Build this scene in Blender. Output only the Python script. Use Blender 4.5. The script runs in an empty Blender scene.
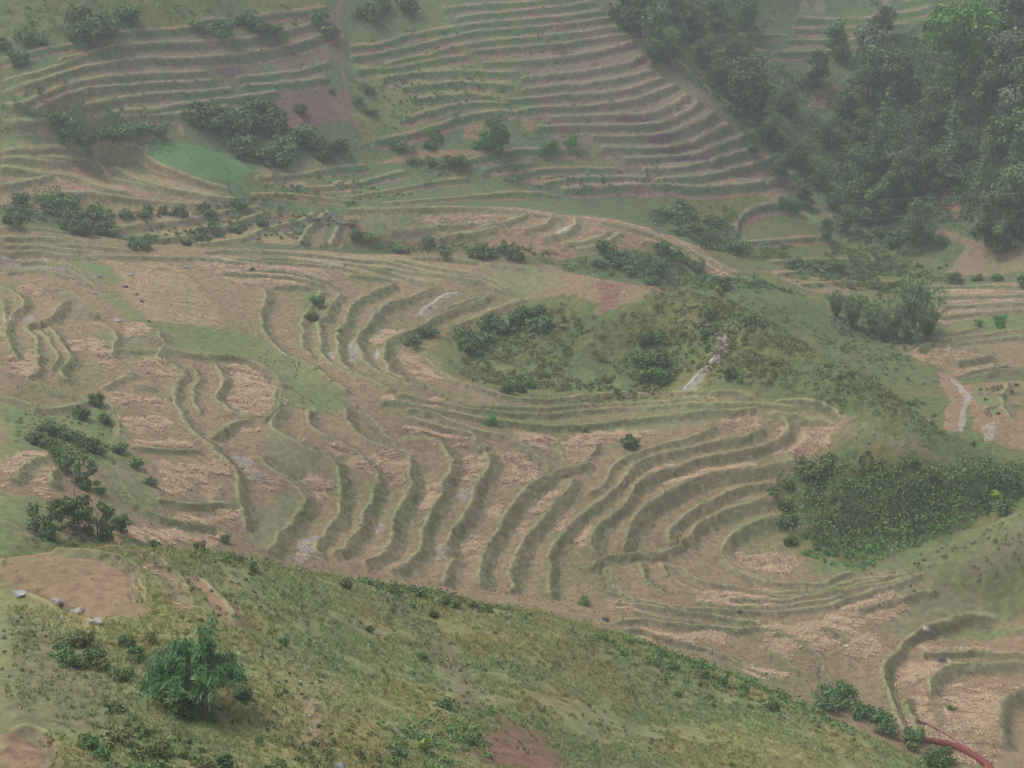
HAZE = .00062
EXPOSURE = 0.4
import math, random
import numpy as np
# ---------------------------------------------------------------- survey frame
# The camera stands at the origin, 80 m above the valley floor, looking north and 21 degrees down.
W, H = 1024, 768
HFOV = math.radians(30.0)
FPX = W / 2 / math.tan(HFOV / 2)
PITCH = math.radians(-21.0)

def ray(px, py):
    """bearing and slope of the line of sight through a point of the photograph"""
    u = (px - W / 2) / FPX
    v = -(py - H / 2) / FPX
    cy, sy = math.cos(PITCH), math.sin(PITCH)
    x = u
    y = cy - v * sy
    z = sy + v * cy
    return math.atan2(x, y), z / math.hypot(x, y)

def azr(px):
    return ray(px, 384)[0]

# survey points: (photo x, photo y, height)
SP = """
0,768,-38.5 0,700,-39.5 0,640,-40.8 20,620,-42 80,622,-42 150,600,-42.2 20,560,-42 120,555,-42.2 190,575,-43 256,562,-46 330,576,-50
440,595,-53 512,607,-54.5 560,616,-55.5 640,644,-58 720,676,-60 800,714,-62 860,746,-63 930,776,-64 256,768,-41 512,768,-46
768,768,-54.5 256,660,-43 400,680,-47.5 560,690,-52 650,720,-54.5 130,680,-41 380,620,-49.5
600,590,-80 700,600,-81 770,565,-81.5 830,640,-82.5 880,600,-82.5 880,700,-83.5 960,690,-84 1010,720,-84.5 1010,650,-84 700,650,-82
1000,600,-82 950,560,-80 1020,545,-77 1020,520,-76 1020,500,-77.5
800,560,-81 800,520,-79.5 800,460,-76 850,430,-73 900,450,-73.5 900,520,-79 960,470,-75 960,530,-79 1020,470,-76.5
512,398,-73.5 700,395,-73.5 840,412,-73 700,430,-75 600,430,-75.5 700,470,-77 700,510,-79 620,500,-77.5 660,545,-80
540,480,-76.5 540,540,-79 520,580,-79.5 450,450,-74 450,500,-75.5 450,560,-77.5 400,400,-71.5 350,420,-71 350,480,-72.5
350,550,-74.5 300,450,-70 280,540,-72 245,390,-68.5 200,420,-68 200,500,-68.5 180,540,-67 150,350,-66 100,400,-65.5
80,460,-63.5 60,515,-60.5 10,480,-60 10,530,-58 0,400,-62.5 0,330,-64 50,320,-65 100,320,-65.5 0,280,-64.5 0,232,-64.2 60,236,-65.5 120,240,-66.6 190,245,-67.8 60,270,-65.3
150,270,-67 250,249,-69 320,251,-70 250,310,-69 340,300,-71 400,254,-71.2 400,275,-71.8 400,300,-72.5 420,340,-74 470,300,-72.5 512,264,-71 
470,340,-75 512,380,-75 600,380,-75 560,340,-73 600,300,-70 560,274,-70 640,292,-69 700,298,-68.5 700,340,-71
680,380,-74 760,322,-68.5 850,374,-70 800,390,-72 900,410,-71.8 950,440,-73.5
0,220,-67 100,222,-70 0,190,-66.5 0,150,-64 100,190,-67 100,160,-66 200,212,-71 200,160,-66.5 280,228,-73.5
400,218,-74 512,212,-74 600,224,-75 660,242,-77 765,287,-80 400,246,-77 560,258,-78 690,280,-80
850,340,-83 900,330,-83.5 960,360,-82.5 1000,400,-82 965,425,-81.5 1015,430,-82 800,295,-83 900,285,-85 1000,300,-84 1020,340,-83
1000,255,-84.5 900,250,-86
"""
# survey points on hidden ground: (photo x of the bearing, distance, height)
HP = """
0,106,-56 130,110,-59.5 330,125,-69 560,128,-72 720,124,-74 860,118,-76.5 960,112,-76
330,142,-73.5 560,143,-77.5 720,138,-79.5
250,239,-72.5 400,240,-77.3 560,237,-78.2 700,229,-79.5 850,206,-79.5 950,193,-80 30,222,-66.8 150,232,-70.8
0,44,-35 300,46,-36 512,48,-38 768,52,-43 1000,56,-50 1000,80,-59
"""
# ground that faces the viewer: (photo x, foot distance, foot height, slope in degrees, photo rows)
FACE = [
 (0, 260, -62.8, 27, (120, 90, 50, 0)), (120, 266, -63, 27, (120, 90, 50, 0)), (250, 272, -68, 27, (150, 100, 50, 0)),
 (380, 276, -73, 26, (180, 140, 100, 50, 0)), (512, 276, -76, 26, (190, 150, 100, 50, 0)), (590, 278, -77.5, 26, (190, 150, 100, 50, 8)),
 (650, 279, -79, 26, (190, 150, 100, 60)), (700, 279, -80.5, 26, (200, 160, 120)), (760, 281, -82, 25, (215, 180)),
 (680, 296, -76, 26, (30, 0)), (730, 296, -79, 26, (90, 50, 0)), (790, 297, -82.5, 26, (140, 100, 50, 0)), (850, 296, -84, 26, (200, 150, 100, 50, 0)),
 (920, 288, -85, 26, (220, 150, 100, 50, 0)), (1000, 280, -84.5, 26, (230, 150, 100, 50, 0)),
]

def survey():
    P = []
    for t in SP.split():
        a, b, z = map(float, t.split(','))
        az, s = ray(a, b)
        P.append((a, az, z / s, z))
    for t in HP.split():
        a, r, z = map(float, t.split(','))
        P.append((a, azr(a), r, z))
    for a, r0, z0, sl, rows in FACE:
        ts = math.tan(math.radians(sl))
        P.append((a, azr(a), r0, z0))
        for y in rows:
            az, s = ray(a, y)
            r = (r0 * ts - z0) / (ts - s)
            P.append((a, az, r, r * s))
        rt = r + 60
        P.append((a, azr(a), rt, r * s + 60 * ts))
        P.append((a, azr(a), rt + 90, r * s + 150 * ts))
    Q = []
    for a, az, r, z in P:
        Q.append((r * math.sin(az), r * math.cos(az), z))
        if a <= 30: Q.append((r * math.sin(az - .12), r * math.cos(az - .12), z)); Q.append((r * math.sin(az - .26), r * math.cos(az - .26), z))
        if a >= 1000: Q.append((r * math.sin(az + .12), r * math.cos(az + .12), z)); Q.append((r * math.sin(az + .26), r * math.cos(az + .26), z))
    return np.array(Q)

def tps(Q, lam=0.6):
    X = Q[:, :2] / 100; n = len(X)
    D = ((X[:, None] - X[None]) ** 2).sum(-1)
    K = .5 * D * np.log(D + 1e-12)
    K[np.arange(n), np.arange(n)] += lam * 1e-4
    A = np.zeros((n + 3, n + 3)); A[:n, :n] = K
    A[:n, n] = 1; A[:n, n + 1:] = X; A[n:, :n] = A[:n, n:].T
    w = np.linalg.solve(A, np.concatenate([Q[:, 2], np.zeros(3)]))
    def f(x, y):
        x = x / 100; y = y / 100
        out = w[n] + w[n + 1] * x + w[n + 2] * y
        for k in range(n):
            d = (x - X[k, 0]) ** 2 + (y - X[k, 1]) ** 2
            out += w[k] * .5 * d * np.log(d + 1e-12)
        return out
    return f

# coarse polar table of the smooth ground, used to walk the lines of sight
AZ0, AZ1, NA = math.radians(-26), math.radians(26), 360
RR = np.concatenate([np.arange(40, 130, 1.0), np.arange(130, 340, 1.0), np.arange(340, 500, 3.0)])
AA = np.linspace(AZ0, AZ1, NA)
_f = tps(survey())
_a, _r = np.meshgrid(AA, RR, indexing='ij')
BASE = _f(_r * np.sin(_a), _r * np.cos(_a))

def base_z(az, r):
    """bilinear look-up in the polar table (arrays)"""
    fa = np.clip((az - AZ0) / (AZ1 - AZ0) * (NA - 1), 0, NA - 1.001); ia = fa.astype(int); ta = fa - ia
    fr = np.interp(r, RR, np.arange(len(RR))); ir = np.minimum(fr.astype(int), len(RR) - 2); tr = fr - ir
    return (BASE[ia, ir] * (1 - ta) * (1 - tr) + BASE[ia + 1, ir] * ta * (1 - tr)
            + BASE[ia, ir + 1] * (1 - ta) * tr + BASE[ia + 1, ir + 1] * ta * tr)

def hit(px, py):
    """first point of the smooth ground on the line of sight -> x, y, z, bearing, distance"""
    az, s = ray(px, py)
    rs = np.arange(41, 495, .25)
    z = base_z(np.full(rs.shape, az), rs)
    g = z - rs * s
    k = np.argmax(g >= 0)
    if g[k] < 0: k = len(rs) - 1
    r = rs[k]
    if k > 0 and g[k] > g[k - 1]: r = rs[k - 1] + .25 * (-g[k - 1]) / (g[k] - g[k - 1])
    return r * math.sin(az), r * math.cos(az), r * s, az, r
# ---------------------------------------------------------------- terrace rims read off the photograph
# height of the riser, its width on plan, the side the hill rises to | points of the rim
CURVES = """
1.0,1.4,-1,-1|281,384 272,400 277,411 271,423 273,431 288,441 313,453 328,459 338,474 342,496 341,514 328,534 317,546 318,556 331,559
0.9,1.5,-1,-1|256,456 271,471 293,486 305,501 303,511 286,531 266,554
0.9,1.3,-1,-1|310,411 310,426 326,439 343,448 363,461 373,470 376,486 368,509 358,534 348,546 333,556
1.1,1.5,-1,-1|348,409 347,424 361,439 381,449 406,459 414,464 410,484 403,501 393,524 392,546 381,559 361,565
0.3,0.5,-1,-1|356,404 366,416 386,436 401,451 415,460
1.1,1.5,-1,-1|405,444 438,444 451,456 456,469 446,484 441,494 431,514 423,531 421,549 411,564 391,575
1.1,1.5,-1,-1|476,446 488,456 492,469 481,486 471,504 461,524 451,541 447,549 461,559
0.9,1.3,-1,-1|461,559 449,575 440,586
1.2,1.6,-1,-1|590,460 572,468 545,478 527,491 512,509 498,534 486,556 482,576 480,590
1.2,1.6,-1,-1|572,479 566,494 549,514 532,536 519,554 514,576 512,596
0.7,1.0,-1,-1|720,426 697,435 677,441 652,449 624,459 612,471 597,486 584,495
1.1,1.3,-1,-1|764,429 742,438 709,445 674,453 652,459 632,470 612,489 594,504 577,519 562,539 552,559 549,576 548,600
1.1,1.3,-1,-1|768,416 783,420 791,429 783,439 768,446 737,455 707,460 677,468 652,475 634,486 624,504 609,518 594,531 592,549 599,559
1.7,2.0,-1,-1|800,462 768,471 737,476 707,480 682,489 662,498 647,506 632,526 624,544 619,554
1.1,1.3,-1,-1|780,486 768,488 737,494 707,506 684,519 668,534 667,546 682,547
1.3,1.5,-1,-1|780,499 770,502 742,509 712,519 694,531 682,546 664,556 632,557 602,562 587,574
1.2,1.5,-1,-1|785,519 768,520 742,529 724,541 720,554
0.5,0.7,0,-1|720,554 730,569 763,583 817,587 845,576 858,573
0.4,0.6,0,-1|674,566 694,580 742,590 811,595 851,585 913,576
0.4,0.6,0,-1|720,600 776,602 828,595 879,588 920,576
0.5,0.7,0,-1|602,591 632,598 674,608 708,610 759,614 811,610 865,597 927,576
0.4,0.6,0,-1|612,603 650,606 690,614 725,620 760,626
0.4,0.6,0,-1|612,623 652,621 702,628 768,631 800,640
0.4,0.6,0,-1|622,628 672,641 707,651 737,663 767,676 790,684
0.4,0.5,0,-1|768,636 793,637 818,658 826,676 832,690
0.4,0.5,0,-1|768,651 790,668 810,678
0.3,0.5,0,-1|818,625 833,631 850,642 843,648 826,655
0.4,0.5,0,-1|606,570 615,592 632,606
0.4,0.5,-1,0|640,562 645,580 668,598
0.4,0.5,-1,0|660,562 668,577 700,594
1.1,1.0,-1,-1|1003,617 968,620 943,625 918,636 898,656 886,668 884,684 893,701 898,721 903,736
0.7,0.7,0,-1|1030,655 983,651 958,655 923,657
1.1,1.3,0,-1|1030,666 993,666 968,668 943,676 930,686 933,701
1.3,1.4,-1,-1|1030,690 1008,698 1000,711 1003,731 1008,751
0.6,0.7,0,-1|410,348 425,353 430,363 448,379 470,387 512,398 549,400 612,395 662,393 727,393 757,399
0.6,0.7,0,-1|428,389 468,406 512,409 557,408 612,405 672,401 710,399
0.6,0.7,0,-1|393,393 431,402 481,411 520,416 574,413 624,409 682,406 760,404 800,412
0.7,0.8,0,-1|380,400 431,409 481,420 512,425 560,427 640,420 700,412 760,408
0.6,0.8,0,-1|406,410 431,413 471,429 512,440
0.6,0.8,0,-1|406,417 446,429 474,434 476,446 488,455
0.6,0.8,0,-1|512,440 527,451 540,464 545,477
0.6,0.8,-1,-1|553,441 562,464 575,464 594,454 600,443
0.6,0.7,0,-1|770,404 800,402 830,408 842,420
0.5,0.6,0,-1|770,412 810,420 838,425
0.9,1.3,-1,0|342,294 338,302 323,322 321,342 323,357 338,369 356,377 380,386 393,393
0.9,1.3,-1,-.2|401,287 383,292 358,304 343,324 337,342 340,359 351,372 368,377
1.0,1.5,-1,-.4|441,288 416,299 388,307 366,327 356,342 361,357 373,370 390,379 408,386 428,389
1.0,1.6,-1,-.6|501,294 473,304 441,317 416,332 391,342 385,357 388,372 406,382
0.8,1.2,-1,0|268,289 266,309 261,317 268,339 286,357 306,364 331,382 350,395
0.7,1.2,-1,0|326,292 308,318 304,335 304,347 312,358
0.6,0.8,0,-1|271,287 303,289 318,292
0.8,1.0,0,-1|452,330 480,318 510,306 530,298
0.4,0.5,0,-1|200,252 256,252 306,255 356,261 396,265 431,274 476,282 508,292
0.4,0.5,0,-1|350,265 371,269 406,279 441,287
0.4,0.5,0,-1|350,277 376,280 401,285
0.4,0.5,0,-1|393,260 431,267 471,276 520,292
0.4,0.5,0,-1|0,244 30,245 60,248 90,253
0.4,0.5,0,-1|0,251 40,251 62,255 100,260
0.4,0.5,0,-1|0,236 40,238 70,241
0.4,0.5,0,-1|15,262 50,262 80,270 110,285
0.4,0.5,0,-1|230,258 270,262 310,266 350,270
0.4,0.5,0,-1|245,270 290,274 330,284 345,292
0.4,0.6,0,-1|0,275 40,272 80,280
0.9,1.1,-1,-1|0,289 15,294 28,307 10,322 8,342 15,362
1.6,1.6,-1,-1|28,330 44,326 55,320 68,308 80,305 88,312 105,320
0.8,1.1,-1,-1|51,328 65,347 70,362 60,374 72,384
0.8,1.0,-1,-1|25,328 37,342 35,372 22,380
0.6,0.9,0,-1|57,289 77,297 92,309 105,315 108,322
0.4,0.6,0,-1|67,269 85,279 100,292
0.9,1.0,0,-1|150,332 165,347 185,355 217,358 246,361 273,376 280,397 273,415 263,424
0.9,1.1,-1,-1|217,366 224,383 217,400 232,414 253,421
0.9,1.2,-1,-1|157,332 164,349 159,359 184,376 177,397 184,421 205,445 232,468 239,482 241,509 243,530
0.8,1.0,-1,-1|253,421 232,427 212,443
0.6,1.0,-1,-1|136,372 130,378 118,386 102,392
0.5,0.8,0,-1|0,396 22,404 40,411 75,408 110,400
0.7,1.0,-1,-1|9,484 25,471 40,461 60,464
0.7,1.0,-1,-1|52,489 55,476 70,468
0.6,1.0,-1,-1|120,480 135,504 170,520 215,527
0.4,0.7,0,-1|0,545 60,545 110,549 150,556 172,570 188,590 196,612
0.35,0.6,0,-1|0,553 60,552 105,555 128,562 145,580 153,605
0.4,0.6,0,1|0,592 30,600 60,612 100,624 140,618
0.4,0.5,0,-1|0,731 30,730 50,738 58,752 58,775
0.4,0.6,-1,-1|200,580 215,590 230,610 236,630
0.9,1.0,0,-1|60,62 105,52 140,47 200,45 256,40 300,30 333,22
0.9,1.0,0,-1|0,96 40,82 80,71 130,63 180,61 230,58 256,55 290,48 322,38 338,33
0.9,1.0,0,-1|0,109 22,106 45,96 85,84 120,78 170,76 208,73
0.9,1.0,0,-1|30,114 50,103 75,95 105,89 150,86 190,84 215,81
0.8,0.9,0,-1|80,108 110,103 140,98 190,94 235,90
0.8,0.9,0,-1|113,114 160,110 200,104 235,100 256,97 280,93
0.7,0.9,0,-1|100,36 150,33 200,30
1.0,1.0,0,-1|350,50 380,46 410,37 450,30 512,23 560,19 605,13
1.0,1.0,0,-1|350,60 385,55 420,46 460,37 512,31 560,27 612,20
1.0,1.0,0,-1|385,66 420,58 460,48 512,41 570,36 620,29
0.9,1.0,0,-1|455,20 512,13 560,9 595,3
1.0,1.0,0,-1|470,53 512,50 560,46 600,40 630,36
1.0,1.0,0,-1|480,65 512,64 562,60 600,53 636,43
1.0,1.0,0,-1|520,80 537,79 587,74 625,66 645,57
1.0,1.0,0,-1|520,91 540,90 582,87 620,81 654,72
1.0,1.0,0,-1|500,102 550,99 612,95 637,89 666,79
1.0,1.0,0,-1|512,113 540,110 587,109 625,104 652,96 679,86
1.0,1.0,0,-1|547,120 612,118 647,115 672,108 690,96
1.0,1.0,0,-1|537,129 612,128 650,126 682,118 703,104
1.0,1.0,0,-1|592,139 642,138 675,134 702,125 717,115
1.0,1.0,0,-1|600,150 662,150 692,145 717,134 730,126
1.0,1.0,0,-1|622,160 667,159 702,154 732,143 746,136
1.0,1.0,0,-1|640,171 677,170 712,163 742,153 762,145
1.0,1.0,0,-1|650,181 690,180 712,177 747,168 785,157
0.9,1.0,0,-1|560,190 610,188 660,186 700,190 740,186 768,183 800,174
0.8,0.9,0,-1|372,143 400,138 430,130 460,120 490,114 520,113
0.8,0.9,0,-1|440,169 470,162 500,155 530,152 590,152
0.6,0.8,0,-1|480,172 512,166 536,165
0.6,0.8,0,-1|515,178 535,172 548,170 620,170
0.6,0.8,0,-1|540,186 570,179 620,178 650,179
0.6,0.8,0,-1|256,180 300,176 340,169 370,168
0.6,0.8,0,-1|300,190 350,186 385,178 410,172
0.6,0.8,0,-1|340,199 400,190 440,182 470,180
0.6,0.8,0,-1|380,205 440,200 520,194 560,197
0.8,1.2,-.2,-1|520,232 545,226 553,215
0.8,1.2,-.2,-1|540,240 565,235 576,226 572,219
0.8,1.2,-.2,-1|560,246 580,245 603,238 608,231
0.5,0.8,-.2,-1|575,251 600,248 612,240 622,232
0.8,1.2,0,-1|440,238 470,236 500,228
0.7,1.0,0,-1|115,230 150,226 190,221 230,212 262,207
0.9,1.0,0,-1|150,242 200,236 240,224 272,212
0.7,1.0,0,-1|190,246 240,240 262,232 278,216
0.7,1.0,-1,-.3|302,246 310,230 322,220 326,212
0.7,1.0,-1,-.3|330,246 338,232 342,222
0.6,0.8,0,-1|0,152 30,151 60,149 85,152
0.6,0.8,0,-1|0,168 25,172 40,174 70,177 105,190 130,194
0.8,0.9,0,-1|0,190 25,184 55,176
0.6,0.8,0,-1|38,158 75,160 100,167 108,178 130,183 160,190
0.8,0.9,0,-1|90,155 110,150 130,148 150,152
0.6,0.8,0,-1|145,143 150,160 185,176 230,190
0.6,0.8,0,-1|110,168 150,185 200,196 240,200
0.5,0.7,0,-1|920,288 970,287 1030,288
0.5,0.7,0,-1|930,297 980,297 1030,296
0.5,0.7,0,-1|938,307 980,306 1030,303
0.5,0.7,0,-1|935,318 1000,312 1030,310
0.5,0.7,0,-1|925,342 980,336 1030,330
0.5,0.7,0,-1|938,348 980,342 1030,337
1.5,1.2,0,-1|916,354 928,348 948,347
1.5,1.2,0,-1|950,366 983,360 995,358
1.3,1.2,0,-1|983,378 1003,373 1020,374
0.8,1.0,-1,-1|1010,384 1004,400 1010,420
1.0,1.0,0,-1|795,9 850,8 900,5 930,0
1.0,1.0,0,-1|795,20 860,21 905,15 935,8
1.0,1.0,0,-1|792,31 860,30 910,26
1.0,1.0,0,-1|785,43 855,42 890,40
1.0,1.0,0,-1|770,54 855,54
0.7,0.9,0,-1|690,48 720,38 755,37 790,38
0.7,0.9,0,-1|700,58 740,52 770,52
0.7,0.9,-1,-1|735,236 742,218 765,206 800,205 822,214
0.4,0.6,0,-1|0,228 40,230 80,235 110,240
0.4,0.6,0,-1|60,243 100,248 135,252
0.4,0.6,0,-1|90,256 140,257 200,258 250,264
0.4,0.6,0,-1|256,258 300,261 340,269 362,275
0.4,0.6,0,-1|220,274 260,276 300,281 330,290
0.4,0.6,0,-1|410,258 460,262 512,268 545,276
0.4,0.6,0,-1|340,264 408,273 476,279 524,294
0.5,0.7,0,-1|445,310 470,300 500,297
0.6,0.9,-1,-1|0,300 8,306 6,325 0,340
0.6,0.9,-1,-1|38,330 52,345 56,360 50,372
0.6,0.9,-1,-1|92,323 112,331 118,345 114,360
0.5,0.8,0,-1|0,372 20,378 50,392 80,401
0.5,0.8,-1,-1|138,385 165,392 176,402
0.4,0.7,0,-1|108,345 135,352 158,352
0.5,0.8,-1,-1|188,364 200,380 196,400 206,418
0.5,0.8,0,-1|110,398 118,420 118,440
0.4,0.7,0,-1|130,448 170,452 205,452
0.4,0.7,0,-1|155,500 195,505 238,508
0.6,0.8,-1,-1|905,698 912,722 920,742
0.5,0.8,0,-1|690,603 740,609 800,606 850,598
0.4,0.7,0,-1|745,590 790,598 840,592 880,583
0.4,0.7,0,-1|630,612 670,620 700,625
0.4,0.7,0,-1|700,656 740,670 775,690
0.4,0.7,0,-1|850,612 900,602 940,592
0.5,0.8,0,-1|900,352 935,344 975,350 1000,356
0.6,0.8,0,-1|975,392 1000,396 1024,392
0.6,0.8,0,-1|985,410 1005,406 1030,408
0.6,0.8,0,-1|955,380 975,372 1010,366
0.5,0.8,0,-1|905,332 940,335 980,328
0.7,0.9,0,-1|0,84 20,78 50,70 90,56
0.7,0.9,0,-1|0,62 40,52 90,46
0.7,0.9,0,-1|235,80 290,74 330,66
0.7,0.9,0,-1|240,88 290,84 330,80
0.7,0.9,0,-1|190,24 256,19 328,8
0.7,0.9,0,-1|120,118 180,115 230,108
0.7,0.9,0,-1|0,125 30,122 64,120
0.8,1.0,0,-1|355,72 400,68 440,60 470,57
0.8,1.0,0,-1|380,80 430,74 500,74 520,73
0.8,1.0,0,-1|400,90 450,85 515,86
0.8,1.0,0,-1|410,101 460,97 495,98
0.7,0.9,0,-1|400,122 450,108 510,104
0.8,1.0,0,-1|440,10 520,4 590,-2
0.6,0.9,0,-1|345,212 400,210 460,209 520,213 570,221
0.6,0.9,0,-1|390,233 430,229 470,226 500,222
0.6,0.9,0,-1|480,228 510,222 530,214
0.6,0.9,0,-1|600,222 640,232 680,248 720,267 752,281
0.6,0.9,0,-1|640,240 680,255 715,272
0.6,0.9,0,-1|268,230 300,222 318,213
0.6,0.9,0,-1|0,160 30,160 68,163
0.6,0.9,0,-1|30,198 80,194 130,200 190,206
0.6,0.9,0,-1|700,68 740,64 778,66
0.5,0.8,0,-1|745,244 790,240 832,236
0.5,0.8,0,-1|770,263 820,260 880,262
0.5,0.8,0,-1|775,275 820,272 870,274
0.5,0.8,0,-1|800,286 850,283 900,282
0.6,0.8,0,-1|250,196 300,197 350,203
0.6,0.8,0,-1|150,200 200,206 250,206
"""
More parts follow.
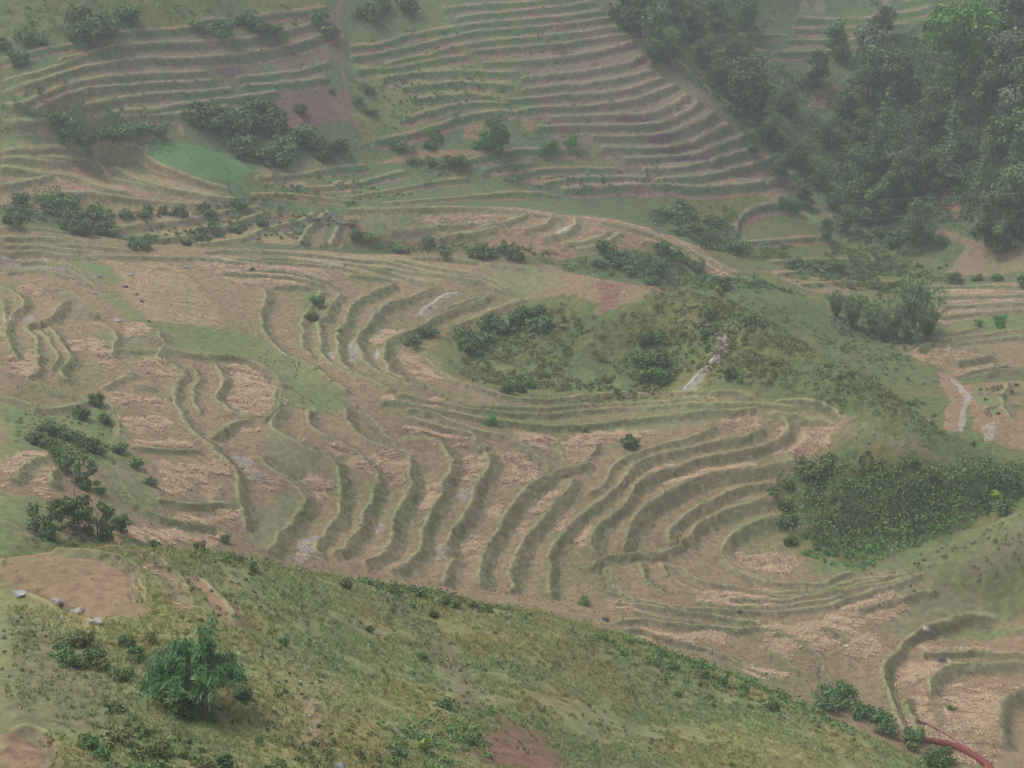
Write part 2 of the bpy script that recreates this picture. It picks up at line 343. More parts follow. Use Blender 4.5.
# ---------------------------------------------------------------- what the ground is made of
# colour name, softness (m), straw, wet | outline read off the photograph  (E cx cy rx ry is an oval)
PAL = dict(
 tread=(.265,.198,.116), straw=(.40,.285,.18), straw2=(.33,.245,.16), rim=(.30,.285,.15), riser=(.218,.19,.112), riserfar=(.105,.175,.075),
 fgrass=(.212,.236,.108), dry=(.31,.24,.135), scrub=(.135,.165,.065), grass=(.175,.205,.088), bright=(.12,.215,.085), fargreen=(.115,.155,.075),
 soil=(.29,.195,.12), redsoil=(.25,.145,.10), scar=(.42,.21,.14), dark=(.13,.085,.085), mud=(.27,.23,.19), pale=(.37,.34,.31),
 earth=(.19,.155,.10), maroon=(.20,.135,.105), woods=(.075,.115,.05), moss=(.215,.20,.11), pebble=(.30,.27,.24))
AREAS = """
fargreen,3,0,0|-250,-40 1250,-40 1250,240 800,190 700,160 500,185 350,160 0,130 -250,140
scrub,3,0,0|-250,-40 330,-40 330,28 200,36 80,45 -250,60
fargreen,3,0,0|605,-20 1250,-20 1250,245 900,240 830,190 790,165 700,90 640,35
woods,4,0,0|880,-20 1250,-20 1250,235 900,235 850,200 850,60
woods,3,0,0|605,-20 720,-20 720,50 690,70 640,35
fargreen,1,0,0|775,0 930,-10 930,15 870,60 770,60
tread,1,0,0|800,195 830,215 800,235 740,230 745,212
grass,1.5,0,0|738,216 765,206 815,210 822,224 780,240 742,238
maroon,1.5,0,0|265,88 320,80 350,95 345,120 300,128 270,132
maroon,1,0,0|385,88 395,88 410,104 402,108
grass,2.5,0,0|350,62 470,62 520,80 500,105 420,118 370,130 350,110
soil,0.6,.3,0|462,122 482,124 478,140 463,138
soil,0.6,.3,0|524,118 534,120 532,132 526,130
earth,6,0,0|560,20 640,30 720,110 800,165 760,190 600,180 540,120 520,60
earth,4,0,0|120,50 330,20 330,60 200,90 60,110
dark,1,0,0|E 231,70 14,7
dark,1,0,0|E 640,95 14,4
dark,1,0,0|E 635,121 20,4
dark,1,0,0|E 662,137 22,5
dark,1,0,0|E 680,149 22,6
dark,1,0,0|E 700,160 22,5
dark,1,0,0|E 560,52 8,5
dark,1,0,0|E 596,66 6,4
soil,.5,0,0|88,40 104,41 104,47 88,46
soil,.6,0,0|835,85 850,92 840,105 808,108 812,92
redsoil,.6,0,0|855,85 885,85 880,95 862,96
scar,.5,0,0|922,180 942,182 962,203 960,220 940,212 924,196
soil,.6,0,0|940,225 985,248 975,252 935,232
scrub,2,0,0|660,200 740,190 850,240 920,250 940,300 930,340 860,320 700,250
tread,1,.1,0|760,270 850,268 880,285 850,295 800,288
tread,1,.1,0|945,272 965,250 1024,242 1250,240 1250,275 985,277
tread,1.5,.2,0|915,285 1250,282 1250,322 940,322
grass,1,0,0|955,322 1024,308 1250,300 1250,330 930,345
soil,1,.15,0|895,345 940,340 995,355 990,372 960,378 920,362
tread,1,.1,0|960,345 1024,340 1250,340 1250,372 1000,368
soil,1,0,0|960,385 1250,380 1250,470 1005,450 975,430
grass,1,0,0|978,385 1000,400 1005,418 992,416 975,398
soil,.6,.1,.2|985,425 1000,420 1005,440 980,445
soil,1,.2,0|345,216 520,208 600,218 700,248 765,285 700,272 640,250 560,262 400,246 345,240
grass,2,0,0|360,205 420,208 410,240 370,235
soil,.8,.3,0|620,232 660,242 700,262 760,284 720,275 650,250
soil,1,.2,0|560,222 640,234 640,246 600,250 590,235
dry,1.5,.1,0|0,150 60,150 100,165 240,200 290,215 300,245 220,245 0,205
soil,.6,.15,0|40,160 80,161 102,176 100,182 42,175
soil,.6,.15,0|0,179 40,176 20,185 0,188
soil,.6,.15,0|5,196 50,180 110,190 100,200 40,198
soil,.6,.15,0|112,168 150,184 190,196 215,204 150,206 120,195
soil,.6,.1,0|98,145 150,133 160,139 130,148 95,153
soil,.6,.1,0|95,136 130,132 128,140 100,142
bright,.7,0,0|145,144 160,139 200,146 235,156 256,172 240,186 200,178 160,164
grass,1,0,0|0,140 60,140 80,147 0,152
moss,2,0,0|256,165 330,160 340,172 260,178
soil,.7,.4,0|287,178 300,176 305,186 285,188
soil,.7,.4,0|330,184 355,180 350,192 332,192
soil,.7,.2,0|500,168 536,163 520,172 495,176
soil,.7,.2,0|520,180 545,171 560,172 540,185
soil,.8,.2,0|540,186 560,180 650,179 600,188
soil,.8,.2,0|560,191 660,186 740,182 700,194
soil,.6,0,0|375,165 420,150 512,151 512,154 440,158
redsoil,.5,0,0|220,222 255,208 268,210 240,224
redsoil,.6,0,0|275,213 298,215 290,228 278,228
soil,.6,.1,0|310,220 330,216 325,245 308,246
tread,2,0,0|-250,226 0,226 250,248 400,252 560,266 620,283 700,292 850,370 850,420 840,450 780,480 900,560 1000,600 1250,600 1250,800 880,800 560,615 330,575 0,545 -250,545
dry,2,.15,0|110,262 175,262 195,285 215,308 218,328 185,338 150,322 120,292
straw2,2,.5,0|200,260 330,266 335,280 300,288 225,282
dry,2,.1,0|260,250 400,256 480,270 440,280 300,264
moss,1.5,0,0|470,264 545,270 566,288 520,292 482,277
redsoil,.7,0,0|596,280 621,286 622,310 600,316
soil,1,.3,0|455,326 500,304 532,300 520,316 475,330
soil,1,.35,0|395,350 410,345 428,356 440,376 425,382 402,366
scrub,1,0,0|432,352 452,322 530,300 570,292 590,292 598,315 640,300 660,290 720,300 850,372 950,436 900,425 840,410 700,391 512,396 470,384 445,372
grass,2,0,0|480,365 560,370 620,385 520,393 480,382
grass,1.5,0,0|100,290 118,292 150,320 230,332 290,350 330,385 350,403 345,413 290,408 283,388 255,362 170,348 145,330
grass,1.5,0,0|310,280 325,284 320,320 306,345 302,320
grass,1.2,0,0|75,262 115,268 120,285 90,280
mud,.8,.1,.1|0,255 50,258 70,272 40,270 0,262
moss,2,0,0|100,330 150,335 150,350 110,345
grass,2,0,0|0,396 40,412 110,400 128,430 135,450 150,500 120,500 110,470 60,455 30,455 0,470
grass,2,0,0|0,495 40,500 60,525 0,550
soil,1,.5,0|0,468 30,450 55,456 20,480 0,490
soil,1,.2,0|30,478 52,470 48,500 35,492
moss,1.5,0,0|108,460 135,464 130,510 105,515
moss,2,0,0|270,430 320,465 290,480 262,455
moss,2,0,0|200,500 300,490 290,530 256,545 245,520
moss,2,0,0|512,418 700,405 740,410 700,425 600,432 540,428
moss,1,0,0|845,424 880,430 925,442 940,462 900,452 850,440
scrub,2.5,0,0|775,472 832,450 850,432 900,448 1024,455 1250,455 1250,505 1024,508 920,546 860,570 800,556 785,520
moss,1.5,0,0|846,423 885,429 925,442 940,456 900,453 855,442
grass,1,0,0|800,556 870,572 860,578 815,572
grass,2,0,0|858,572 920,546 1024,512 1250,505 1250,640 1024,625 1000,612 975,600 950,597 930,580 890,575
moss,2,0,0|930,560 1020,530 1024,560 960,585
moss,2,0,0|880,590 940,590 990,615 940,625 900,640 880,620
grass,.5,0,0|925,636 960,624 1030,622 1030,630 960,634 930,642
soil,1,.4,0|920,642 1030,632 1030,650 960,652 925,655
soil,1,.35,0|892,670 905,660 960,660 962,668 932,680 928,700 940,735 902,730
soil,1,.4,0|940,690 985,672 1030,672 1030,690 1002,712 1005,768 940,760
straw,.7,1,0|512,430 530,430 553,440 550,449 535,448 517,438
straw,.7,1,0|560,442 600,430 655,428 656,433 620,440 600,445 590,460 575,462 563,452
straw,.7,1,0|497,455 530,454 541,465 540,477 520,483 505,480
straw,.6,1,0|E 552,497 9,7
straw,.6,1,0|E 539,510 8,6
straw,.6,1,0|510,519 535,521 530,533 510,541
straw,.6,1,0|555,523 572,521 590,535 578,541 557,531
straw,.7,1,0|651,472 690,466 745,466 752,470 715,478 690,481 670,489 655,485
straw,.7,1,0|722,418 745,414 762,420 760,430 735,434 722,430
straw,.8,1,0|783,428 832,426 828,445 800,455 776,450
straw,.7,1,0|735,553 768,552 800,565 785,574 745,569
straw,.7,1,0|408,425 430,426 450,432 472,435 470,446 450,447 430,443 408,436
straw,.7,1,0|368,455 412,457 408,475 400,487 385,483 375,470 352,470 345,465
straw,.7,1,0|418,487 440,485 440,505 432,512 418,505
straw,.7,1,0|457,457 488,457 488,466 475,478 457,478
straw,.5,1,0|486,508 500,505 506,516 490,518
straw,.5,1,0|465,537 482,537 485,560 470,560
straw,.5,1,0|323,448 345,450 360,460 340,458
straw,.6,.8,0|285,482 310,475 332,487 330,500 312,505
straw2,.6,.9,0|242,485 285,480 290,488 250,490
straw,.6,1,0|E 130,400 13,5
straw,.6,1,0|E 162,402 10,4
straw,.6,1,0|118,418 172,420 172,427 140,435 125,430
straw,.5,1,0|133,441 190,442 190,447 137,447
straw,.8,.9,0|160,465 235,465 245,475 200,478 185,498 168,495
straw,.6,.9,0|E 212,495 13,6
straw,.6,.9,0|178,515 235,510 235,520 178,522
straw,.6,.7,0|120,525 160,527 215,530 212,541 150,541 118,534
straw,.8,.9,0|222,370 240,363 262,370 276,385 276,402 266,415 250,416 232,408 222,398
straw,.6,.8,0|93,338 106,342 122,368 110,372 97,352
straw,.6,.8,0|10,355 36,350 36,370 15,378
straw,.6,.7,0|E 32,292 16,5
straw,.6,.7,0|120,325 148,325 150,335 125,335
straw,.6,.8,0|E 75,345 9,5
straw,.6,.7,0|130,362 160,360 185,376 165,379
straw,.6,.8,0|E 250,430 8,3
straw,.6,.8,0|E 296,440 10,3
straw,.6,.8,0|366,335 385,330 405,335 400,344 375,346
straw,.5,.9,0|E 440,402 12,5
straw,.5,.9,0|E 388,397 9,4
straw,.5,.7,0|E 700,402 14,4
straw,.8,.9,0|686,590 770,588 776,606 740,612 690,605
straw,.8,1,0|828,606 870,598 893,595 898,604 905,614 850,624 822,618
straw,.6,.9,0|640,628 720,632 727,641 690,643 640,638
straw,.7,.9,0|755,625 840,622 846,632 790,641 757,632
straw,.7,.9,0|768,638 790,640 805,655 785,658 768,650
straw,.6,.9,0|810,636 845,640 838,652 815,650
straw,.6,1,0|850,640 870,636 884,650 862,658 847,655
straw,.6,.9,0|750,669 785,672 780,681 752,678
straw,.6,.6,0|610,602 650,604 648,612 615,611
straw,.7,.8,0|950,695 985,692 998,705 998,730 965,735 945,715
straw,.7,.8,0|895,668 910,662 950,664 930,682 918,688 895,685
straw,.7,.7,0|905,700 925,700 938,725 912,728
soil,1,.1,0|0,556 100,557 135,566 150,590 152,612 138,622 100,624 60,613 0,594
soil,.5,.3,0|132,556 160,563 178,578 192,600 197,618 184,612 170,588 148,570
soil,.6,.1,0|197,578 215,585 228,605 238,628 225,625 208,598
soil,.5,.1,0|0,733 30,732 48,740 56,754 55,775 0,775
redsoil,1.2,0,0|478,738 505,722 540,738 565,775 470,775
moss,3,0,0|0,600 60,620 100,680 80,730 0,725
mud,.4,.2,.2|417,316 428,304 447,294 457,293 441,305 425,320
pale,.4,0,.8|372,318 384,306 394,302 382,315 373,326
mud,.4,0,1|345,350 352,340 360,350 358,362 350,362
pale,.4,0,1|E 378,356 3,5
mud,.5,0,.6|E 331,356 3,4
pale,.3,.3,.6|300,261 345,264 345,268 305,265
pale,.4,0,1|548,238 562,230 569,225 576,226 570,234 556,239
pale,.4,0,.9|594,246 604,238 609,239 602,246
straw,.6,.9,.1|422,220 440,215 470,216 476,222 440,226
straw,.6,.9,.1|485,214 510,214 506,226 492,224
pale,.5,.5,.3|398,230 415,228 416,236 400,236
mud,.6,.3,1|224,456 243,458 258,470 275,484 262,486 240,474
mud,.6,.3,1|300,538 318,536 312,560 296,562
mud,.6,.2,.8|E 464,495 7,6
mud,.6,.2,.8|438,546 446,546 448,562 438,560
mud,.6,.2,.8|E 616,592 4,6
mud,.6,.2,.6|E 381,530 4,5
pale,.4,0,.9|0,253 18,254 24,258 0,257
pale,.4,0,.9|44,257 54,262 52,266 44,262
mud,.4,0,.7|30,312 40,314 34,322 26,320
soil,.8,0,.1|935,372 958,376 972,396 966,416 962,434 944,430 950,400
pale,.3,.2,1|950,378 964,385 973,397 968,414 963,433 958,430 963,412 967,398 958,386
pale,.5,.3,.7|986,424 994,421 996,440 984,442
"""
# lines of bare earth or running water: colour, half width (m), wet | points
TRACKS = """
pale,.16,1|417,318 424,309 434,302 446,295 457,293
pale,.12,.9|345,356 352,342 366,328 382,310 396,302
pale,.12,.9|548,238 562,232 573,228 576,222
redsoil,.3,0|342,-10 339,8 336,22 343,32 343,48 341,60 345,90 352,120 370,140
mud,.8,.3|722,338 722,350 712,362 702,374 688,394
pale,.22,1|724,345 716,352 708,364 700,372 690,384 683,394
soil,.3,0|440,90 470,74 500,60
soil,.35,0|390,215 392,235
dry,.35,0|800,152 770,120 720,98 680,62 640,38 612,2
soil,.45,0|180,132 178,120 174,112
dry,.3,0|100,345 130,350 190,382
dry,.45,0|304,690 312,720 306,745
moss,.8,0|386,590 420,625 450,655 470,690 480,720
"""
# ---------------------------------------------------------------- noise and outlines
_rng = np.random.RandomState(7)
_T = _rng.rand(16, 256, 256).astype(np.float32)
def noise(x, y, scale, seed=0):
    """smooth lattice noise, -1..1"""
    t = _T[seed % 16]
    fx = x / scale + 37.3 * seed + 1000; fy = y / scale + 11.7 * seed + 1000
    ix = np.floor(fx).astype(np.int32); iy = np.floor(fy).astype(np.int32)
    tx = (fx - ix).astype(np.float32); ty = (fy - iy).astype(np.float32)
    tx = tx * tx * (3 - 2 * tx); ty = ty * ty * (3 - 2 * ty)
    a = t[ix & 255, iy & 255]; b = t[(ix + 1) & 255, iy & 255]; c = t[ix & 255, (iy + 1) & 255]; d = t[(ix + 1) & 255, (iy + 1) & 255]
    return 2 * (a * (1 - tx) * (1 - ty) + b * tx * (1 - ty) + c * (1 - tx) * ty + d * tx * ty) - 1
def fbm(x, y, scale, seed=0, n=3):
    o = 0; a = 1; s = 0
    for k in range(n):
        o = o + a * noise(x, y, scale / 2 ** k, seed + k * 3); s += a; a *= .55
    return o / s
def smooth(a, b, x):
    t = np.clip((x - a) / (b - a), 0, 1); return t * t * (3 - 2 * t)
def pts(s):
    return [tuple(map(float, p.split(','))) for p in s.split()]
def outline(s):
    s = s.strip()
    if s.startswith('E'):
        cx, cy, rx, ry = map(float, s.replace(',', ' ').split()[1:])
        return [(cx + rx * math.cos(t), cy + ry * math.sin(t)) for t in np.linspace(0, 2 * math.pi, 13)[:-1]]
    return pts(s)
def catmull(P, step=4.0):
    P = np.array(P); out = [P[0]]
    E = np.vstack([2 * P[0] - P[1], P, 2 * P[-1] - P[-2]])
    for i in range(1, len(E) - 2):
        p0, p1, p2, p3 = E[i - 1:i + 3]
        n = max(1, int(np.hypot(*(p2 - p1)) / step))
        for k in range(1, n + 1):
            t = k / n
            out.append(.5 * ((2 * p1) + (p2 - p0) * t + (2 * p0 - 5 * p1 + 4 * p2 - p3) * t * t + (3 * p1 - p0 - 3 * p2 + p3) * t ** 3))
    return np.array(out)
def on_ground(P):
    """photo points -> ground points, keeping to one slope: a stretch that slips onto a farther slope is dropped"""
    G = np.array([hit(a, b) for a, b in P])
    m = np.median(G[:, 4])
    return G[np.abs(G[:, 4] - m) < .22 * m]
def poly_sd(x, y, P):
    """signed distance to a closed outline, positive inside"""
    d = np.full(x.shape, 1e9, np.float32); ins = np.zeros(x.shape, bool)
    n = len(P)
    for i in range(n):
        x1, y1 = P[i][:2]; x2, y2 = P[(i + 1) % n][:2]
        ex, ey = x2 - x1, y2 - y1; L = ex * ex + ey * ey + 1e-9
        t = np.clip(((x - x1) * ex + (y - y1) * ey) / L, 0, 1)
        d = np.minimum(d, (x - x1 - t * ex) ** 2 + (y - y1 - t * ey) ** 2)
        if y1 != y2:
            ins ^= ((y1 > y) != (y2 > y)) & (x < (x2 - x1) * (y - y1) / (y2 - y1) + x1)
    d = np.sqrt(d)
    return np.where(ins, d, -d)

# ---------------------------------------------------------------- the ground as one sheet
D = math.radians
COLS = np.concatenate([np.arange(D(-22), D(-15.7), D(.12)), np.arange(D(-15.7), D(15.7), D(.03)), np.arange(D(15.7), D(22.2), D(.12))])
ROWS = np.concatenate([np.arange(40, 54, .5), np.arange(54, 110, .1), np.arange(110, 124, .5), np.arange(124, 232, .15),
                       np.arange(232, 300, .22), np.arange(300, 345, .3), np.arange(345, 460, 1.5)])
GA, GR = np.meshgrid(COLS, ROWS, indexing='ij')
GX = (GR * np.sin(GA)).astype(np.float32); GY = (GR * np.cos(GA)).astype(np.float32)
GZ = base_z(GA, GR).astype(np.float32)
NX = .22 * noise(GX, GY, 2.2, 1) + .1 * noise(GX, GY, .8, 2) + .35 * noise(GX, GY, 7, 5)
NY = .22 * noise(GX, GY, 2.2, 3) + .1 * noise(GX, GY, .8, 4) + .35 * noise(GX, GY, 7, 6)
_k = 1 - .45 * smooth(230, 260, GR)
PX, PY = GX + NX * _k, GY + NY * _k
def window(P, m):
    az, r = P[:, 3], P[:, 4]
    a0, a1, r0, r1 = az.min() - m / r.min(), az.max() + m / r.min(), r.min() - m, r.max() + m
    return slice(np.searchsorted(COLS, a0), np.searchsorted(COLS, a1)), slice(np.searchsorted(ROWS, r0), np.searchsorted(ROWS, r1))

# -- terraces
S1 = np.full(GX.shape, 6.0, np.float32); S2 = np.full(GX.shape, 99.0, np.float32)
SG = np.zeros(GX.shape, np.float32); SH = np.zeros(GX.shape, np.float32); SW = np.ones(GX.shape, np.float32); ST = np.zeros(GX.shape, np.float32)
RIMS = []
for line in CURVES.strip().splitlines():
    head, body = line.split('|'); v = list(map(float, head.split(',')))
    C = catmull(pts(body)); G = on_ground(C)
    if len(G) < 3: continue
    dx, dy = C[-1] - C[0] if abs(v[2]) + abs(v[3]) == 0 else (0, 0)
    seg = np.diff(C, axis=0); nrm = np.stack([seg[:, 1], -seg[:, 0]], 1)          # in photo axes, y down
    up = 1 if (nrm * np.array([v[2], v[3]])).sum() > 0 else -1
    # the side (seg.y, -seg.x) in the photo is the left-hand side of the line on plan
    RIMS.append((G, v[0]))
    wsl = window(G, 6.0)
    x, y = PX[wsl], PY[wsl]
    if x.size == 0: continue
    best = np.full(x.shape, 1e9, np.float32); sg = np.zeros(x.shape, np.float32); al = np.zeros(x.shape, np.float32)
    L = np.concatenate([[0], np.cumsum(np.hypot(np.diff(G[:, 0]), np.diff(G[:, 1])))])
    for i in range(len(G) - 1):
        x1, y1 = G[i, :2]; ex, ey = G[i + 1, 0] - x1, G[i + 1, 1] - y1; q = ex * ex + ey * ey + 1e-9
        t = np.clip(((x - x1) * ex + (y - y1) * ey) / q, 0, 1)
        d = (x - x1 - t * ex) ** 2 + (y - y1 - t * ey) ** 2
        m = d < best
        best[m] = d[m]; sg[m] = np.sign(ex * (y - y1) - ey * (x - x1))[m]; al[m] = (L[i] + t * (L[i + 1] - L[i]))[m]
    d = np.sqrt(best)
    sg = sg * (up)
    tp = smooth(0, .7, al) * smooth(0, .7, L[-1] - al)
    a, b = S1[wsl], S2[wsl]
    m = d < a
    b[:] = np.where(m, a, np.minimum(b, d))
    a[:] = np.where(m, d, a)
    v[0] = max(v[0], .5); v[1] = max(v[1], .7)
    nr_ = v[0] * (.82 if G[0, 4] < 236 else 1.0), v[1] * (.92 if G[0, 4] < 236 else 1.0)
    for arr, val in ((SG, sg), (SH, nr_[0] * tp), (SW, nr_[1] + 0 * d), (ST, tp)):
        w_ = arr[wsl]; w_[m] = val[m]
S2 = np.minimum(S2, np.maximum(12 - S1, S1)); S2 = np.maximum(S2, S1)
frac = S1 / (S1 + S2 + 1e-6)
flat = SH / 2 * (1 - 2 * frac)
DD = S1 * SG
bl = smooth(0, 1, -DD / SW)
saw = np.where(DD >= 0, flat, SH / 2 * (1 - bl) + -flat * bl)
farw = smooth(235, 262, GR)
SW = SW * (1 + .55 * farw)
rimw = np.clip(.12 + GR * .0008, .2, .4) + .2 * farw
RIM = ST * smooth(-.12, .02, DD) * (1 - smooth(rimw * .7, rimw * 1.3, DD))
RIS = ST * (DD < 0) * smooth(0.02, .15, -DD) * (1 - smooth(SW * .9, SW * 1.06, -DD)) * np.clip(SH / .35, 0, 1)
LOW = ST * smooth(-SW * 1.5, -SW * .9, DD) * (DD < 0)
NEAR = (SH > 0) & (S1 < 6)
EDGE = smooth(0, .6, SH) * (1 - smooth(3.5, 6, S1))          # inside terraced land
GZ += saw + .05 * RIM
# -- what it is made of
COL = np.empty(GX.shape + (3,), np.float32)
STRAW = np.zeros(GX.shape, np.float32); WET = np.zeros(GX.shape, np.float32); ROUGH = np.zeros(GX.shape, np.float32); FARM = np.zeros(GX.shape, np.float32)
WILD = dict(scrub=.32, woods=.4, fargreen=.22, fgrass=.16, grass=.12, moss=.06, dry=.05, bright=.05, dark=.15)
COL[:] = PAL['scrub']; ROUGH[:] = .3
COL[GR < 114] = PAL['fgrass']; ROUGH[GR < 114] = .16
COL[GR > 236] = PAL['fargreen']; ROUGH[GR > 236] = .2
WOB = fbm(GX, GY, 3.0, 8); WOB2 = fbm(GX, GY, .9, 9, 2)
GSEED = {}
def paint(name, m, sl, st, wt):
    c = np.array(PAL[name], np.float32)
    COL[sl] = COL[sl] * (1 - m[..., None]) + c * m[..., None]
    STRAW[sl] = STRAW[sl] * (1 - m) + st * m
    WET[sl] = WET[sl] * (1 - m) + wt * m
    ROUGH[sl] = ROUGH[sl] * (1 - m) + WILD.get(name, 0.0) * m
OUT = {}; DARKM = np.zeros(GX.shape, np.float32); EARTH = np.zeros(GX.shape, np.float32)
for k, line in enumerate(AREAS.strip().splitlines()):
    head, body = line.split('|'); nm, soft, st, wt = head.split(','); soft, st, wt = float(soft), float(st), float(wt)
    O = outline(body); P = np.array([hit(a, b) for a, b in O])
    big = nm == 'tread' and len(O) > 14
    sl = window(P, 4)
    x, y = PX[sl], PY[sl]
    if x.size == 0: continue
    sd = poly_sd(x, y, P) + (.8 * soft) * WOB[sl] + (.35 * min(soft, 1.2) + (.55 if st >= .6 else 0)) * WOB2[sl]
    m = smooth(-.25 * soft - .05, .25 * soft + .05, sd)
    if big: m = m * (GR[sl] > 116)
    elif np.median(P[:, 4]) > 116: m = m * (GR[sl] > 116)
    OUT[k] = P
    if nm == 'earth': EARTH[sl] = np.maximum(EARTH[sl], m)
    if nm == 'dark': DARKM[sl] = np.maximum(DARKM[sl], m)
    paint(nm, m, sl, st, wt)
for line in TRACKS.strip().splitlines():
    head, body = line.split('|'); nm, hw, wt = head.split(','); hw = float(hw)
    G = on_ground(catmull(pts(body), 5))
    sl = window(G, 3); x, y = PX[sl], PY[sl]; d = np.full(x.shape, 1e9, np.float32)
    for i in range(len(G) - 1):
        x1, y1 = G[i, :2]; ex, ey = G[i + 1, 0] - x1, G[i + 1, 1] - y1; q = ex * ex + ey * ey + 1e-9
        t = np.clip(((x - x1) * ex + (y - y1) * ey) / q, 0, 1)
        d = np.minimum(d, (x - x1 - t * ex) ** 2 + (y - y1 - t * ey) ** 2)
    m = 1 - smooth(hw * .6, hw * 1.25, np.sqrt(d) + .5 * hw * WOB2[sl])
    paint(nm, m, sl, 0.0, float(wt))
# rims and risers, greener far away and where the land is left wild
n1 = noise(GX, GY, 5, 11) * .5 + .5; n2 = noise(GX, GY, 1.3, 12) * .5 + .5
far = smooth(256, 282, GR)[..., None]
wild = smooth(.05, .2, ROUGH)[..., None]
def mixc(a, b, t): return a * (1 - t) + b * t
riser = mixc(np.array(PAL['riser'], np.float32), np.array((.175, .205, .10), np.float32), (smooth(.55, .95, n1) * .7)[..., None])
riser = mixc(riser, np.array((.24, .19, .125), np.float32), (smooth(.55, .95, n2) * .6)[..., None])
risef = mixc(np.array(PAL['riserfar'], np.float32), np.array((.23, .15, .125), np.float32), smooth(.3, .8, -DD / SW + .5 * (n1 - .5))[..., None])
risef = mixc(risef, np.array((.235, .165, .13), np.float32), (EARTH * (.25 + .6 * smooth(.3, .8, fbm(GX, GY, 5, 7) * .5 + .5)))[..., None])
riser = mixc(riser, risef, far)
rimc = mixc(np.array(PAL['rim'], np.float32), np.array((.19, .24, .10), np.float32), (smooth(.5, .9, n2) * .7)[..., None])
rimf = mixc(np.array((.27, .225, .15), np.float32), np.array((.18, .20, .11), np.float32), (smooth(.5, .9, n2))[..., None])
rimc = mixc(rimc, rimf, far)
COL = mixc(COL, riser, (RIS * .92 * (1 - .0 * STRAW))[..., None])
COL = mixc(COL, np.array((.135, .085, .095), np.float32), (DARKM * .85)[..., None])
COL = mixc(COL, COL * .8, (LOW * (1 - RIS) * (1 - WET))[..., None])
COL = mixc(COL, rimc, (RIM * .95)[..., None])
keep = 1 - np.clip(RIS + RIM, 0, 1)
STRAW *= keep; WET *= keep
# field-to-field differences and blotches
tone = 1 + .14 * fbm(GX, GY, 14, 2) + .08 * fbm(GX, GY, 2.5, 5) + .05 * noise(GX, GY, .45, 7)
COL *= tone[..., None]
gr = fbm(GX, GY, 6, 10)[..., None]
flatland = (1 - wild) * (1 - WET[..., None])
COL = mixc(COL, COL * np.array((.82, .97, .82), np.float32), smooth(-.1, .5, gr) * flatland * (1 - .8 * STRAW[..., None]))
fgm = (GR < 114)[..., None] * wild
gf = smooth(-.15, .35, fbm(GX, GY, 1.5, 15, 3) + .4 * fbm(GX, GY, 7, 1, 2))[..., None]
COL = mixc(COL, np.array((.30, .225, .14), np.float32), fgm * gf * .3)
gg = smooth(-.3, .5, fbm(GX, GY, 4.5, 13))[..., None]
COL = mixc(COL, COL * np.array((1.28, 1.02, .92), np.float32), gg * wild * .8)
# relief of the surface itself
lump = fbm(GX, GY, 4.5, 4); fine = noise(GX, GY, .7, 6)
GZ += ROUGH * (1.5 * lump + .35 * fine) * (1 - EDGE * .75) + (RIS * .10 + .012) * noise(GX, GY, .5, 9)
GZ += STRAW * .07 * np.maximum(0, noise(GX, GY, .6, 3))

def ground_z(x, y):
    """height of the finished ground (scalars or arrays)"""
    x = np.atleast_1d(np.asarray(x, float)); y = np.atleast_1d(np.asarray(y, float))
    a = np.arctan2(x, y); r = np.hypot(x, y)
    i = np.clip(np.searchsorted(COLS, a) - 1, 0, len(COLS) - 2); j = np.clip(np.searchsorted(ROWS, r) - 1, 0, len(ROWS) - 2)
    ta = np.clip((a - COLS[i]) / (COLS[i + 1] - COLS[i]), 0, 1); tr = np.clip((r - ROWS[j]) / (ROWS[j + 1] - ROWS[j]), 0, 1)
    return GZ[i, j] * (1 - ta) * (1 - tr) + GZ[i + 1, j] * ta * (1 - tr) + GZ[i, j + 1] * (1 - ta) * tr + GZ[i + 1, j + 1] * ta * tr
def at(px, py):
    x, y = hit(px, py)[:2]
    return x, y, float(ground_z(x, y)[0])
